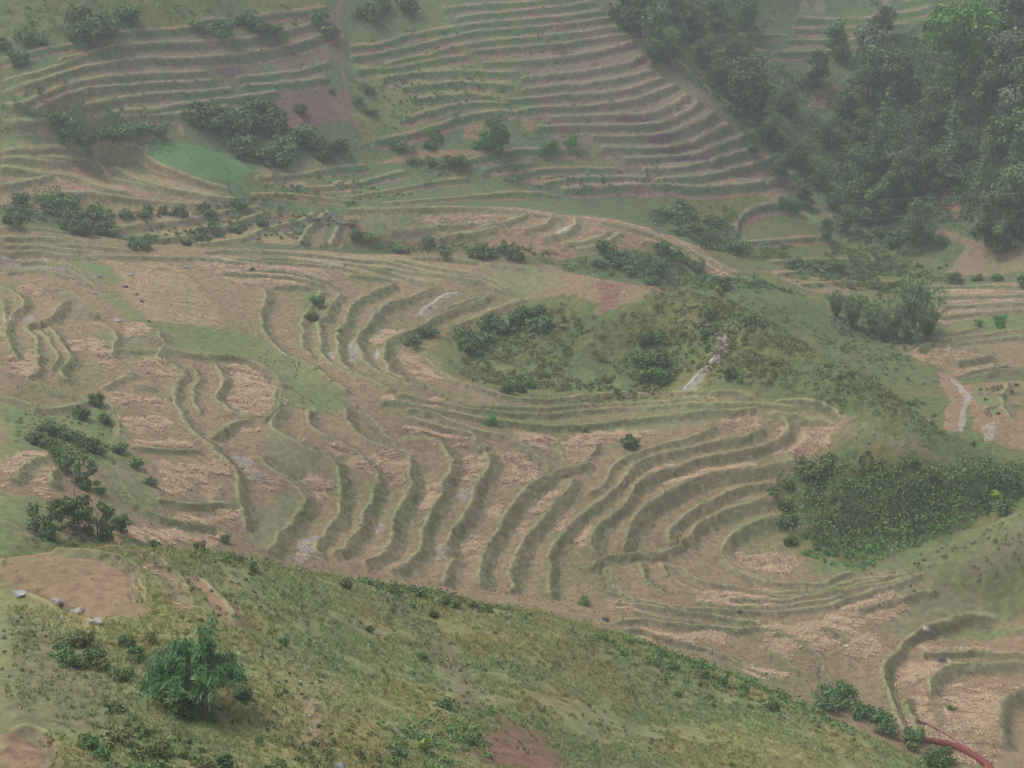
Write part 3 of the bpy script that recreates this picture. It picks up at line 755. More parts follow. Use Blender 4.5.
# ================================================================ Blender
import bpy
C = bpy.context.scene.collection
def tag(o, label=None, cat=None, group=None, kind=None):
    if label: o['label'] = label
    if cat: o['category'] = cat
    if group: o['group'] = group
    if kind: o['kind'] = kind
    return o
def nodes(name):
    m = bpy.data.materials.new(name); m.use_nodes = True
    nt = m.node_tree; b = nt.nodes['Principled BSDF']
    b.inputs['Specular IOR Level'].default_value = .25
    return m, nt, b
def N(nt, t, **k):
    n = nt.nodes.new(t)
    for a, v in k.items(): setattr(n, a, v)
    return n
def soil_material():
    m, nt, b = nodes('ground')
    L = nt.links
    col = N(nt, 'ShaderNodeAttribute', attribute_name='Col'); att = N(nt, 'ShaderNodeAttribute', attribute_name='Prop')
    geo = N(nt, 'ShaderNodeNewGeometry')
    sep = N(nt, 'ShaderNodeSeparateColor'); L.new(att.outputs['Color'], sep.inputs[0])
    n1 = N(nt, 'ShaderNodeTexNoise'); n1.inputs['Scale'].default_value = 1.6; n1.inputs['Detail'].default_value = 6; n1.inputs['Roughness'].default_value = .65
    L.new(geo.outputs['Position'], n1.inputs['Vector'])
    mr = N(nt, 'ShaderNodeMapRange'); mr.inputs['From Min'].default_value = .28; mr.inputs['From Max'].default_value = .72
    mr.inputs['To Min'].default_value = .66; mr.inputs['To Max'].default_value = 1.34
    L.new(n1.outputs['Fac'], mr.inputs['Value'])
    mul = N(nt, 'ShaderNodeVectorMath', operation='SCALE'); L.new(col.outputs['Color'], mul.inputs[0]); L.new(mr.outputs[0], mul.inputs['Scale'])
    L.new(mul.outputs[0], b.inputs['Base Color'])
    # wet mud and open water shine
    r = N(nt, 'ShaderNodeMapRange'); r.inputs['To Min'].default_value = .95; r.inputs['To Max'].default_value = .16
    n2 = N(nt, 'ShaderNodeTexNoise'); n2.inputs['Scale'].default_value = 1.1; n2.inputs['Detail'].default_value = 3
    L.new(geo.outputs['Position'], n2.inputs['Vector'])
    a = N(nt, 'ShaderNodeMath', operation='MULTIPLY'); L.new(sep.outputs[1], a.inputs[0])
    mr2 = N(nt, 'ShaderNodeMapRange'); mr2.inputs['From Min'].default_value = .4; mr2.inputs['From Max'].default_value = .52
    L.new(n2.outputs['Fac'], mr2.inputs['Value']); L.new(mr2.outputs[0], a.inputs[1])
    L.new(a.outputs[0], r.inputs['Value']); L.new(r.outputs[0], b.inputs['Roughness'])
    sp = N(nt, 'ShaderNodeMapRange'); sp.inputs['To Min'].default_value = .12; sp.inputs['To Max'].default_value = 1.0
    L.new(a.outputs[0], sp.inputs['Value']); L.new(sp.outputs[0], b.inputs['Specular IOR Level'])
    bp = N(nt, 'ShaderNodeBump'); bp.inputs['Distance'].default_value = .12
    inv = N(nt, 'ShaderNodeMapRange'); inv.inputs['To Min'].default_value = .5; inv.inputs['To Max'].default_value = .06
    L.new(sep.outputs[1], inv.inputs['Value']); L.new(inv.outputs[0], bp.inputs['Strength'])
    L.new(n1.outputs['Fac'], bp.inputs['Height']); L.new(bp.outputs[0], b.inputs['Normal'])
    return m
MG = soil_material()
nA, nR = GX.shape
VC = np.stack([GX, GY, GZ], -1).reshape(-1, 3).astype(np.float32)
CC = np.concatenate([COL, np.ones(COL.shape[:2] + (1,), np.float32)], -1).reshape(-1, 4)
PP = np.stack([STRAW, WET, ROUGH, np.ones_like(WET)], -1).reshape(-1, 4).astype(np.float32)
OWN = np.zeros((nA - 1, nR - 1), np.int16)
rc = ROWS[:-1]
crest = 112.0
OWN[:, rc >= 112] = 1
OWN[:, rc >= 239] = 2
# fields and tracks that read as pieces of ground of their own
FIELDS = [
 ('field', 'bright green seedbed field below the wooded gully', '145,144 160,139 200,146 235,156 256,172 240,186 200,178 160,164'),
 ('field', 'rounded straw strewn field with a curved rim above its neighbours', '222,370 240,363 262,370 276,385 276,402 266,415 250,416 232,408 222,398'),
 ('field', 'reddish brown rounded field beside the pale boulders', '0,556 100,557 135,566 150,590 152,612 138,622 100,624 60,613 0,594'),
 ('field', 'small bare field with a pale curved rim in the bottom corner', '0,733 30,732 48,740 56,754 55,775 0,775'),
 ('field', 'horseshoe shaped lowest terrace strewn with straw below the scrub thicket', '724,545 760,538 800,562 800,574 763,580 732,566'),
 ('field', 'wide bare brown field on the far right beyond the bamboo', '945,272 965,250 1024,242 1250,240 1250,275 985,277'),
 ('field', 'yellowish green fallow field on the crest above the scrub hollow', '470,264 545,270 566,288 520,292 482,277'),
 ('field', 'narrow reddish ploughed strip running down beside the scrub hollow', '596,280 621,286 622,310 600,316'),
 ('field', 'oval green field ringed by scrub below the wooded slope', '738,216 765,206 815,210 822,224 780,240 742,238'),
 ('field', 'straw strewn terrace ending at the scrub thicket on the spur', '783,428 832,426 828,445 800,455 776,450'),
]
cx_ = (GX[:-1, :-1] + GX[1:, 1:]) / 2 + NX[:-1, :-1]; cy_ = (GY[:-1, :-1] + GY[1:, 1:]) / 2 + NY[:-1, :-1]
for k, (nm, lb, body) in enumerate(FIELDS):
    P = np.array([hit(a, b) for a, b in pts(body)])
    sl = window(P, 1); sl = (slice(sl[0].start, min(sl[0].stop, nA - 1)), slice(sl[1].start, min(sl[1].stop, nR - 1)))
    OWN[sl][poly_sd(cx_[sl], cy_[sl], P) > 0] = 10 + k
def grid_mesh(name, own):
    ii, jj = np.nonzero(OWN == own)
    a = ii * nR + jj
    F = np.stack([a, a + nR, a + nR + 1, a + 1], 1)[:, ::-1]     # wound so the faces look up
    used, inv = np.unique(F, return_inverse=True)
    inv = inv.reshape(-1).astype(np.int32)
    me = bpy.data.meshes.new(name)
    me.vertices.add(len(used)); me.vertices.foreach_set('co', VC[used].ravel())
    me.loops.add(len(inv)); me.loops.foreach_set('vertex_index', inv)
    me.polygons.add(len(F)); me.polygons.foreach_set('loop_start', np.arange(0, len(inv), 4, dtype=np.int32))
    me.update(calc_edges=True)
    me.polygons.foreach_set('use_smooth', np.ones(len(F), bool))
    for an, src in (('Col', CC), ('Prop', PP)):
        at_ = me.attributes.new(an, 'FLOAT_COLOR', 'POINT'); at_.data.foreach_set('color', src[used].ravel())
    me.materials.append(MG)
    o = bpy.data.objects.new(name, me); C.objects.link(o)
    return o
tag(grid_mesh('hill', 0), 'grassy olive hillside with bare patches in front of the terraces', 'hill', kind='structure')
tag(grid_mesh('terraced_hillside', 1), 'brown harvested rice terraces stepping down around curving spurs', 'terraces', kind='structure')
tag(grid_mesh('far_hillside', 2), 'hazy green terraced slope and woods across the valley', 'hillside', kind='structure')
for k, (nm, lb, body) in enumerate(FIELDS):
    tag(grid_mesh(nm, 10 + k), lb, 'field', kind='structure')

# ---------------------------------------------------------------- camera, light, air
cam = bpy.data.cameras.new('camera'); co = bpy.data.objects.new('camera', cam); C.objects.link(co)
cam.sensor_width = 36; cam.angle = HFOV; cam.clip_start = .5; cam.clip_end = 3000
co.rotation_euler = (math.radians(90) + PITCH, 0, 0)
bpy.context.scene.camera = co
SUN_EL, SUN_AZ = math.radians(58), math.radians(-60)     # high, behind thick cloud, from the left
w = bpy.data.worlds.new('World'); bpy.context.scene.world = w; w.use_nodes = True
sky = w.node_tree.nodes.new('ShaderNodeTexSky'); sky.sky_type = 'NISHITA'; sky.sun_disc = False
sky.sun_elevation = SUN_EL; sky.sun_rotation = SUN_AZ; sky.dust_density = 6; sky.air_density = 1.2; sky.altitude = 900
bg = w.node_tree.nodes['Background']; bg.inputs['Strength'].default_value = .12
hs = w.node_tree.nodes.new('ShaderNodeHueSaturation'); hs.inputs['Saturation'].default_value = .4      # thick cloud: nearly grey
w.node_tree.links.new(sky.outputs[0], hs.inputs['Color']); w.node_tree.links.new(hs.outputs[0], bg.inputs['Color'])
sl_ = bpy.data.lights.new('sun', 'SUN'); sl_.energy = 1.3; sl_.angle = math.radians(25); sl_.color = (1, .96, .9)
so = bpy.data.objects.new('sun', sl_); C.objects.link(so)
so.rotation_euler = (math.pi / 2 - SUN_EL, 0, -SUN_AZ + math.pi)
so.location = (0, 0, 60)
v = bpy.context.scene.view_settings; v.view_transform = 'Standard'; v.look = 'None'; v.gamma = 1; v.exposure = EXPOSURE
def haze():
    x0, x1, y0, y1, z0, z1 = -260, 260, -40, 520, float(GZ.min()) - 3, max(14.0, float(GZ.max()) + 16)
    me = bpy.data.meshes.new('haze')
    me.from_pydata([(x, y, z) for z in (z0, z1) for y in (y0, y1) for x in (x0, x1)], [], [(0, 2, 3, 1), (4, 5, 7, 6), (0, 1, 5, 4), (2, 6, 7, 3), (0, 4, 6, 2), (1, 3, 7, 5)])
    m = bpy.data.materials.new('haze'); m.use_nodes = True; nt = m.node_tree; nt.nodes.clear()
    o = nt.nodes.new('ShaderNodeOutputMaterial'); p = nt.nodes.new('ShaderNodeVolumePrincipled')
    p.inputs['Color'].default_value = (.87, .91, 1, 1); p.inputs['Density'].default_value = HAZE; p.inputs['Anisotropy'].default_value = .2
    nt.links.new(p.outputs[0], o.inputs['Volume']); me.materials.append(m)
    ob = bpy.data.objects.new('haze', me); C.objects.link(ob); tag(ob, 'pale damp haze filling the valley', 'haze', kind='stuff')
if HAZE > 0: haze()
bpy.context.scene.cycles.use_denoising = True
bpy.context.scene.cycles.denoising_prefilter = 'ACCURATE'
bpy.context.scene.cycles.max_bounces = 4
bpy.context.scene.cycles.volume_bounces = 1
# ================================================================ plants
rng = np.random.RandomState(11)
def leaf_material(name, dark, light, rough=.7):
    m, nt, b = nodes(name)
    a = N(nt, 'ShaderNodeAttribute', attribute_name='Tint')
    oi = N(nt, 'ShaderNodeObjectInfo')
    r = N(nt, 'ShaderNodeValToRGB'); r.color_ramp.elements[0].color = dark + (1,); r.color_ramp.elements[1].color = light + (1,)
    nt.links.new(a.outputs['Fac'], r.inputs[0])
    h = N(nt, 'ShaderNodeHueSaturation'); nt.links.new(r.outputs[0], h.inputs['Color'])
    mr = N(nt, 'ShaderNodeMapRange'); mr.inputs['To Min'].default_value = .78; mr.inputs['To Max'].default_value = 1.22
    nt.links.new(oi.outputs['Random'], mr.inputs['Value']); nt.links.new(mr.outputs[0], h.inputs['Value'])
    mr2 = N(nt, 'ShaderNodeMapRange'); mr2.inputs['To Min'].default_value = .47; mr2.inputs['To Max'].default_value = .52
    nt.links.new(oi.outputs['Random'], mr2.inputs['Value']); nt.links.new(mr2.outputs[0], h.inputs['Hue'])
    nt.links.new(h.outputs[0], b.inputs['Base Color'])
    b.inputs['Roughness'].default_value = rough; b.inputs['Specular IOR Level'].default_value = .08
    return m
def plain(name, col, rough=.85, scale=4.0, spread=.25):
    m, nt, b = nodes(name)
    g = N(nt, 'ShaderNodeTexCoord'); n = N(nt, 'ShaderNodeTexNoise'); n.inputs['Scale'].default_value = scale; n.inputs['Detail'].default_value = 5
    nt.links.new(g.outputs['Object'], n.inputs['Vector'])
    r = N(nt, 'ShaderNodeValToRGB')
    r.color_ramp.elements[0].position = .3; r.color_ramp.elements[1].position = .7
    r.color_ramp.elements[0].color = tuple(c * (1 - spread) for c in col) + (1,); r.color_ramp.elements[1].color = tuple(min(1, c * (1 + spread)) for c in col) + (1,)
    nt.links.new(n.outputs['Fac'], r.inputs[0]); nt.links.new(r.outputs[0], b.inputs['Base Color'])
    b.inputs['Roughness'].default_value = rough
    return m
def own_material(name):
    """blades and stalks that take the colour of the growth they stand in"""
    m, nt, b = nodes(name)
    a = N(nt, 'ShaderNodeAttribute', attribute_name='Col'); nt.links.new(a.outputs['Color'], b.inputs['Base Color'])
    b.inputs['Roughness'].default_value = .9; b.inputs['Specular IOR Level'].default_value = .1
    return m
LM = dict(dark=leaf_material('dark_leaves', (.04, .09, .036), (.19, .29, .11)),
          mid=leaf_material('mid_leaves', (.055, .115, .04), (.20, .31, .105)),
          olive=leaf_material('olive_leaves', (.10, .135, .045), (.26, .30, .12)),
          bright=leaf_material('bright_leaves', (.045, .17, .03), (.16, .42, .08)),
          lime=leaf_material('lime_leaves', (.12, .2, .03), (.36, .46, .10)),
          grey=leaf_material('grey_leaves', (.08, .12, .06), (.25, .30, .165)),
          bamboo=leaf_material('bamboo_leaves', (.045, .10, .045), (.22, .33, .14)))
BARK = plain('bark', (.12, .10, .08), .95, 6)
def raw_mesh(name, V, F, k, mat, tint=None, col=None, smooth_=False):
    me = bpy.data.meshes.new(name); V = np.asarray(V, np.float32); F = np.asarray(F, np.int32)
    me.vertices.add(len(V)); me.vertices.foreach_set('co', V.ravel())
    me.loops.add(F.size); me.loops.foreach_set('vertex_index', F.ravel())
    me.polygons.add(len(F)); me.polygons.foreach_set('loop_start', np.arange(0, F.size, k, dtype=np.int32))
    me.update(calc_edges=True)
    if smooth_: me.polygons.foreach_set('use_smooth', np.ones(len(F), bool))
    if tint is not None:
        a = me.attributes.new('Tint', 'FLOAT', 'POINT'); a.data.foreach_set('value', np.asarray(tint, np.float32))
    if col is not None:
        a = me.attributes.new('Col', 'FLOAT_COLOR', 'POINT')
        a.data.foreach_set('color', np.concatenate([col, np.ones((len(col), 1))], 1).astype(np.float32).ravel())
    me.materials.append(mat)
    return me
def unit(v): return v / (np.linalg.norm(v, axis=-1, keepdims=True) + 1e-9)
def leaf_quads(P, Nn, size, aspect=.55, T=None):
    """a rhombus leaf at each point, facing Nn, long axis T"""
    n = len(P)
    if T is None: T = rng.normal(size=(n, 3))
    T = unit(T - (T * Nn).sum(1, keepdims=True) * Nn); B = np.cross(Nn, T)
    s = np.asarray(size).reshape(-1, 1) * np.ones((n, 1))
    V = np.stack([P - T * s * .5, P + B * s * aspect * .5 + T * s * .05, P + T * s * .5, P - B * s * aspect * .5 + T * s * .05], 1).reshape(-1, 3)
    F = np.arange(4 * n).reshape(n, 4)
    return V, F
def blob_points(blobs, n):
    """points on and a little inside a set of uneven lumps -> position, outward direction, lightness"""
    w = np.array([b[1].prod() ** .66 for b in blobs]); w /= w.sum()
    k = rng.choice(len(blobs), n, p=w)
    c = np.array([b[0] for b in blobs])[k]; r = np.array([b[1] for b in blobs])[k]
    d = unit(rng.normal(size=(n, 3)))
    rad = 1 - .45 * rng.rand(n, 1) ** 2 + .12 * rng.normal(size=(n, 1))
    P = c + d * r * rad
    Nn = unit(d + .6 * rng.normal(size=(n, 3)) + np.array([0, 0, .35]))
    t = np.clip(.35 + .45 * rng.rand(n) + .18 * rng.normal(size=n) + np.array([b[2] for b in blobs])[k], 0, 1)
    return P, Nn, t
def lumps(n, R, z0, z1, size, flat=.8):
    out = []
    for i in range(n):
        z = z0 + (z1 - z0) * rng.rand()
        f = math.sqrt(max(0, 1 - ((z - z0) / (z1 - z0 + .3)) ** 2))
        a = rng.rand() * 2 * math.pi; q = R * f * math.sqrt(rng.rand()) * .75
        s = size * (.7 + .6 * rng.rand())
        out.append((np.array([q * math.cos(a), q * math.sin(a), z]), np.array([s, s * (.8 + .4 * rng.rand()), s * flat]), .16 * rng.normal()))
    return out
def limb(V, F, a, b, ra, rb, k=6):
    a = np.array(a, float); b = np.array(b, float); d = unit(b - a)
    u = unit(np.cross(d, [.3, 1, .2])); w_ = np.cross(d, u); o = len(V)
    for c, r in ((a, ra), (b, rb)):
        for i in range(k):
            t = 2 * math.pi * i / k; V.append(c + r * (math.cos(t) * u + math.sin(t) * w_))
    for i in range(k): F.append((o + i, o + (i + 1) % k, o + k + (i + 1) % k, o + k + i))
def wood_mesh(name, segs):
    V, F = [], []
    for s in segs: limb(V, F, *s)
    return raw_mesh(name, V, F, 4, BARK, smooth_=True)
def thing(name, mesh_parts):
    e = bpy.data.objects.new(name, None); e.empty_display_size = .5
    ch = []
    for pn, me in mesh_parts:
        o = bpy.data.objects.new(pn, me); o.parent = e; ch.append(o)
    return (e, ch)
USED = set()
def place(proto, x, y, z, s, rz, label, cat, group=None, sz=None, tilt=(0, 0)):
    e, ch = proto
    if id(proto) in USED:
        e2 = e.copy(); cs = [c.copy() for c in ch]
    else:
        USED.add(id(proto)); e2, cs = e, ch
    for k in list(e2.keys()):
        if k in ('group',): del e2[k]
    e2.location = (x, y, z); e2.scale = (s, s, s * (sz or 1)); e2.rotation_euler = (tilt[0], tilt[1], rz)
    C.objects.link(e2)
    for c in cs: c.parent = e2; C.objects.link(c)
    return tag(e2, label, cat, group)
# -- shrubs, one unit in radius
def shrub_proto(kind, n=420, ls=.2, up=1.15, k=9, name='shrub'):
    bl = lumps(k, 1.0, .15, up * .8, .38)
    P, Nn, t = blob_points(bl, n); P[:, 2] = np.maximum(P[:, 2], .02)
    V, F = leaf_quads(P, Nn, ls * (.6 + .8 * rng.rand(n)))
    segs = []
    for b in bl: segs.append(((0, 0, -.15), tuple(b[0] * .8), .025, .01))
    return thing(name, [('foliage', raw_mesh('foliage', V, F, 4, LM[kind], np.repeat(t, 4))), ('stem', wood_mesh('stem', segs))])
SHRUB = {k: [shrub_proto(k, 700, .22, .9 + .4 * i / 3) for i in range(3)] for k in ('dark', 'mid', 'olive')}
SHRUB['lime'] = [shrub_proto('lime', 260, .26)]
SHRUB['grey'] = [shrub_proto('grey', 400, .18) for i in range(2)]
SHRUB['bright'] = [shrub_proto('bright', 560, .22) for i in range(2)]
# -- broadleaf trees, one unit high
def tree_proto(kind, n=2200, ls=.06, name='broadleaf_tree', wide=.42, k=19, low=.14):
    bl = lumps(k, wide, low, .88, .135, .8)
    P, Nn, t = blob_points(bl, n)
    V, F = leaf_quads(P, Nn, ls * (.6 + .8 * rng.rand(n)))
    segs = [((0, 0, -.05), (.01, 0, .35), .028, .019), ((.01, 0, .35), (.02, .01, .65), .019, .01)]
    for b in bl[:10]: segs.append(((.01, 0, .25 + .25 * rng.rand()), tuple(b[0]), .011, .004))
    return thing(name, [('crown', raw_mesh('crown', V, F, 4, LM[kind], np.repeat(np.clip(t * .8 + .55 * (P[:, 2] - .45), 0, 1), 4))), ('trunk', wood_mesh('trunk', segs))])  # tint rises with height: lit treetops painted into the leaf colour
TREE = {k: [tree_proto(k) for i in range(3)] for k in ('dark', 'mid', 'grey')}
TREE['bright'] = [tree_proto('bright', 3000, .048, wide=.42, k=22, low=.25)]
def conifer_proto(kind, n=1300):
    P = []; Nn = []; T = []; tt = []
    for z in np.linspace(.14, .97, 15):
        R = .26 * (1.02 - z) ** .8 + .01
        for i in range(int(4 + 5 * R / .26)):
            a = rng.rand() * 6.283; q = max(8, int(n / 95 * (R / .2)))
            s = rng.rand(q) ** .7; L = R * (.75 + .4 * rng.rand())
            d = np.array([math.cos(a), math.sin(a), 0])
            p = d * (s * L)[:, None] + np.array([0, 0, z]) + np.array([0, 0, -.25]) * (s[:, None] ** 1.5) * L + .16 * R * rng.normal(size=(q, 3)) * np.array([1, 1, .35])
            P.append(p); Nn.append(unit(np.array([0, 0, 1.]) + .5 * rng.normal(size=(q, 3)) + .4 * d)); T.append(d + .4 * rng.normal(size=(q, 3)))
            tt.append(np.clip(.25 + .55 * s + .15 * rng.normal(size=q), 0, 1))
    P, Nn, T, tt = map(np.concatenate, (P, Nn, T, tt))
    V, F = leaf_quads(P, Nn, .052 * (.6 + .8 * rng.rand(len(P))), .45, T)
    return thing('conifer', [('crown', raw_mesh('crown', V, F, 4, LM[kind], np.repeat(tt, 4))),
                             ('trunk', wood_mesh('trunk', [((0, 0, -.05), (0, 0, .6), .02, .012), ((0, 0, .6), (0, 0, .97), .012, .002)]))])
CONIFER = [conifer_proto('mid', 2000), conifer_proto('grey', 2000), conifer_proto('mid', 2000)]
# -- bamboo, metres: arching canes hung with drooping leaves
def bamboo_proto(hgt, canes, leaf, nl, spread, mat='bamboo', tall=0):
    P = []; T = []; tt = []; VC_, FC_ = [], []
    for c in range(canes):
        a = rng.rand() * 6.283; b0 = np.array([math.cos(a), math.sin(a), 0]) * rng.rand() * .12 * hgt
        L = hgt * (.6 + .45 * rng.rand()); lean = spread * (.25 + .9 * rng.rand())
        if c < tall: L = hgt * (1.15 + .38 * rng.rand()); lean = .15 + .25 * rng.rand(); b0 = b0 + np.array([.35, .1, 0]); a = .3
        a2 = a + .8 * rng.normal(); d = np.array([math.cos(a2), math.sin(a2), 0]); pr = None
        ss = np.linspace(0, 1, 9)
        ax = np.array([b0 + d * lean * hgt * .5 * s ** 2.1 + np.array([0, 0, L * (s - .38 * s ** 3.2 * lean)]) for s in ss])
        for i in range(8): limb(VC_, FC_, ax[i], ax[i + 1], .012 * hgt * (1 - ss[i] * .75) * .5, .012 * hgt * (1 - ss[i + 1] * .75) * .5, 5)
        s = .18 + .82 * rng.rand(nl) ** .8; p = np.stack([np.interp(s, ss, ax[:, j]) for j in range(3)], 1)
        off = unit(rng.normal(size=(nl, 3)) * np.array([1, 1, .5])) * (.02 + .09 * hgt * rng.rand(nl, 1)) ; off[:, 2] -= np.abs(off[:, 2]) * .4
        P.append(p + off); T.append(unit(off * np.array([1, 1, 0]) + .25 * rng.normal(size=(nl, 3))) + np.array([0, 0, -1.3])); tt.append(np.clip(.15 + .6 * s + .2 * rng.normal(size=nl), 0, 1))
    P, T, tt = map(np.concatenate, (P, T, tt)); P[:, 2] = np.maximum(P[:, 2], .05)
    Nn = unit(rng.normal(size=P.shape) + np.array([0, 0, .4]))
    V, F = leaf_quads(P, Nn, leaf * (.6 + .8 * rng.rand(len(P))), .16, T)
    cm = raw_mesh('cane', VC_, FC_, 4, plain('bamboo_cane', (.16, .19, .07), .6, 8), smooth_=True)
    return thing('bamboo_clump', [('foliage', raw_mesh('foliage', V, F, 4, LM[mat], np.repeat(tt, 4))), ('stem', cm)])

def ground_hit(px, py):
    """first point of the finished ground on the line of sight"""
    x, y, z, az, r = hit(px, py); s = ray(px, py)[1]
    rs = np.arange(max(41, r - 8), r + 10, .1)
    g = ground_z(rs * math.sin(az), rs * math.cos(az)) - rs * s
    k = int(np.argmax(g >= 0))
    if g[k] >= 0: r = rs[k]
    x, y = r * math.sin(az), r * math.cos(az)
    return x, y, float(ground_z(x, y)[0]), r
def shrub(px, py, rad, kind, label, group=None, cat='shrub', sz=None):
    """px, py: middle of the shrub in the photo; rad: its half width there"""
    x, y, z, r = ground_hit(px, py + rad * .55)
    P_ = SHRUB[kind]
    return place(P_[rng.randint(len(P_))], x, y, z - .05, rad * r * 1.06 / FPX, rng.rand() * 6.28, label, cat, group, sz or (.85 + .3 * rng.rand()))
def tree(px, py, hp, kind, label, group=None, protos=None):
    """px, py: middle of the tree in the photo; hp: its height there"""
    x, y, z, r = ground_hit(px, py + hp * .5)
    P_ = protos or TREE[kind]
    return place(P_[rng.randint(len(P_))], x, y, z - .1, hp * r * 1.04 / FPX, rng.rand() * 6.28, label, 'tree', group, .95 + .15 * rng.rand())
def inside(poly, n, seed, gap=0):
    r_ = np.random.RandomState(seed); P = pts(poly); xs = [p[0] for p in P]; ys = [p[1] for p in P]; out = []; t = 0
    while len(out) < n and t < 20000:
        t += 1; x = r_.uniform(min(xs), max(xs)); y = r_.uniform(min(ys), max(ys))
        if poly_sd(np.array([x]), np.array([y]), P)[0] > 0 and all((x - a) ** 2 + (2 * (y - b)) ** 2 > gap * gap for a, b in out): out.append((x, y))
    return out

# -- the wood on the upper right
W1 = 'conifers on the wooded slope'; W2 = 'broadleaf trees on the wooded slope'
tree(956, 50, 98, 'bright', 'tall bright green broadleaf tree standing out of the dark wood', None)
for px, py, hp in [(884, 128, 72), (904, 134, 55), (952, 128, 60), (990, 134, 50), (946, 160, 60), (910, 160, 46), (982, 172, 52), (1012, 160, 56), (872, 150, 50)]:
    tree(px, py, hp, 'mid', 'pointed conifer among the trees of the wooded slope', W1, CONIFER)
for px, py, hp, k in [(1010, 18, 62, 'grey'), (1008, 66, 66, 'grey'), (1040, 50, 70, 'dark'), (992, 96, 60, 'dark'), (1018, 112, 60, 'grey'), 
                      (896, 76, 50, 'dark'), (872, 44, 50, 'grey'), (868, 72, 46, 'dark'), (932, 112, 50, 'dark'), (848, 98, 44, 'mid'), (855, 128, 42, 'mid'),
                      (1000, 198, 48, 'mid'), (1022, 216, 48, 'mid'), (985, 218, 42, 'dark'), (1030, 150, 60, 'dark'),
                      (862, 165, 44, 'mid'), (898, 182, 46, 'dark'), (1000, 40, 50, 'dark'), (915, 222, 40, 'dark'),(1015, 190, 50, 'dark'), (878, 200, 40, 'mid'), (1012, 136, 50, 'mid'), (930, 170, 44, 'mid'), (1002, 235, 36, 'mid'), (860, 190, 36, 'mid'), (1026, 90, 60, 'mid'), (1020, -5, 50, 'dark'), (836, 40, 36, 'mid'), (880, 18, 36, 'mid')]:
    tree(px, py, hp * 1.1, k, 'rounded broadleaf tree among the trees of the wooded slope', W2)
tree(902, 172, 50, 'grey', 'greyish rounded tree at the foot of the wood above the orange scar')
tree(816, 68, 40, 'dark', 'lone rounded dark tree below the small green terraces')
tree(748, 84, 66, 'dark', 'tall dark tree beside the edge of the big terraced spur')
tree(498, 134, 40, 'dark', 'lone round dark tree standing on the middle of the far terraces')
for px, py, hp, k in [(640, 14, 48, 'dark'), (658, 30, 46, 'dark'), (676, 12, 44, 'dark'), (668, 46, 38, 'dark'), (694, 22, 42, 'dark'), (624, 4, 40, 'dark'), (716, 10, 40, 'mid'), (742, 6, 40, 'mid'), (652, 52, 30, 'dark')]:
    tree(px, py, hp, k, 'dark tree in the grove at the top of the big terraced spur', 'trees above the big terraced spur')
# -- bamboo
BAM = bamboo_proto(3.2, 110, .34, 230, 1.15, tall=3)
for px, py, hp, k in [(790, 98, 34, 'mid'), (772, 130, 36, 'dark'), (800, 150, 34, 'mid'), (828, 132, 36, 'dark'), (822, 172, 34, 'mid'), (846, 218, 30, 'dark'), (762, 104, 30, 'mid'), (720, 72, 34, 'dark'),
                      (704, 52, 34, 'mid'), (736, 46, 30, 'mid'), (848, 166, 36, 'dark'), (836, 194, 30, 'mid'), (806, 192, 26, 'mid'), (780, 165, 28, 'dark'), (842, 110, 36, 'mid'), (752, 140, 24, 'mid'), (826, 226, 24, 'mid')]:
    tree(px, py, hp, k, 'small tree in the brushy gully between the big spur and the wood', 'small trees in the gully')
x, y, z, r = ground_hit(194, 706)
place(BAM, x, y, z - .05, 1.05, 0, 'large dark green bamboo clump on the near grassy slope', 'bamboo')
BFAR = [bamboo_proto(7, 22, .75, 60, .7), bamboo_proto(7, 18, .75, 60, .9)]
for i, (px, py, hp) in enumerate([(912, 304, 56), (894, 318, 44), (926, 322, 40), (872, 318, 34), (852, 312, 36), (908, 330, 30), (836, 306, 26), (884, 330, 26)]):
    x, y, z, r = ground_hit(px, py + hp * .45)
    place(BFAR[i % 2], x, y, z, hp * r * 1.05 / FPX / 6.2, rng.rand() * 6.28, ['tallest feathery bamboo clump of the valley floor grove', 'feathery bamboo clump in the grove on the valley floor'][i > 0], 'bamboo', None if i == 0 else 'bamboo clumps on the valley floor')
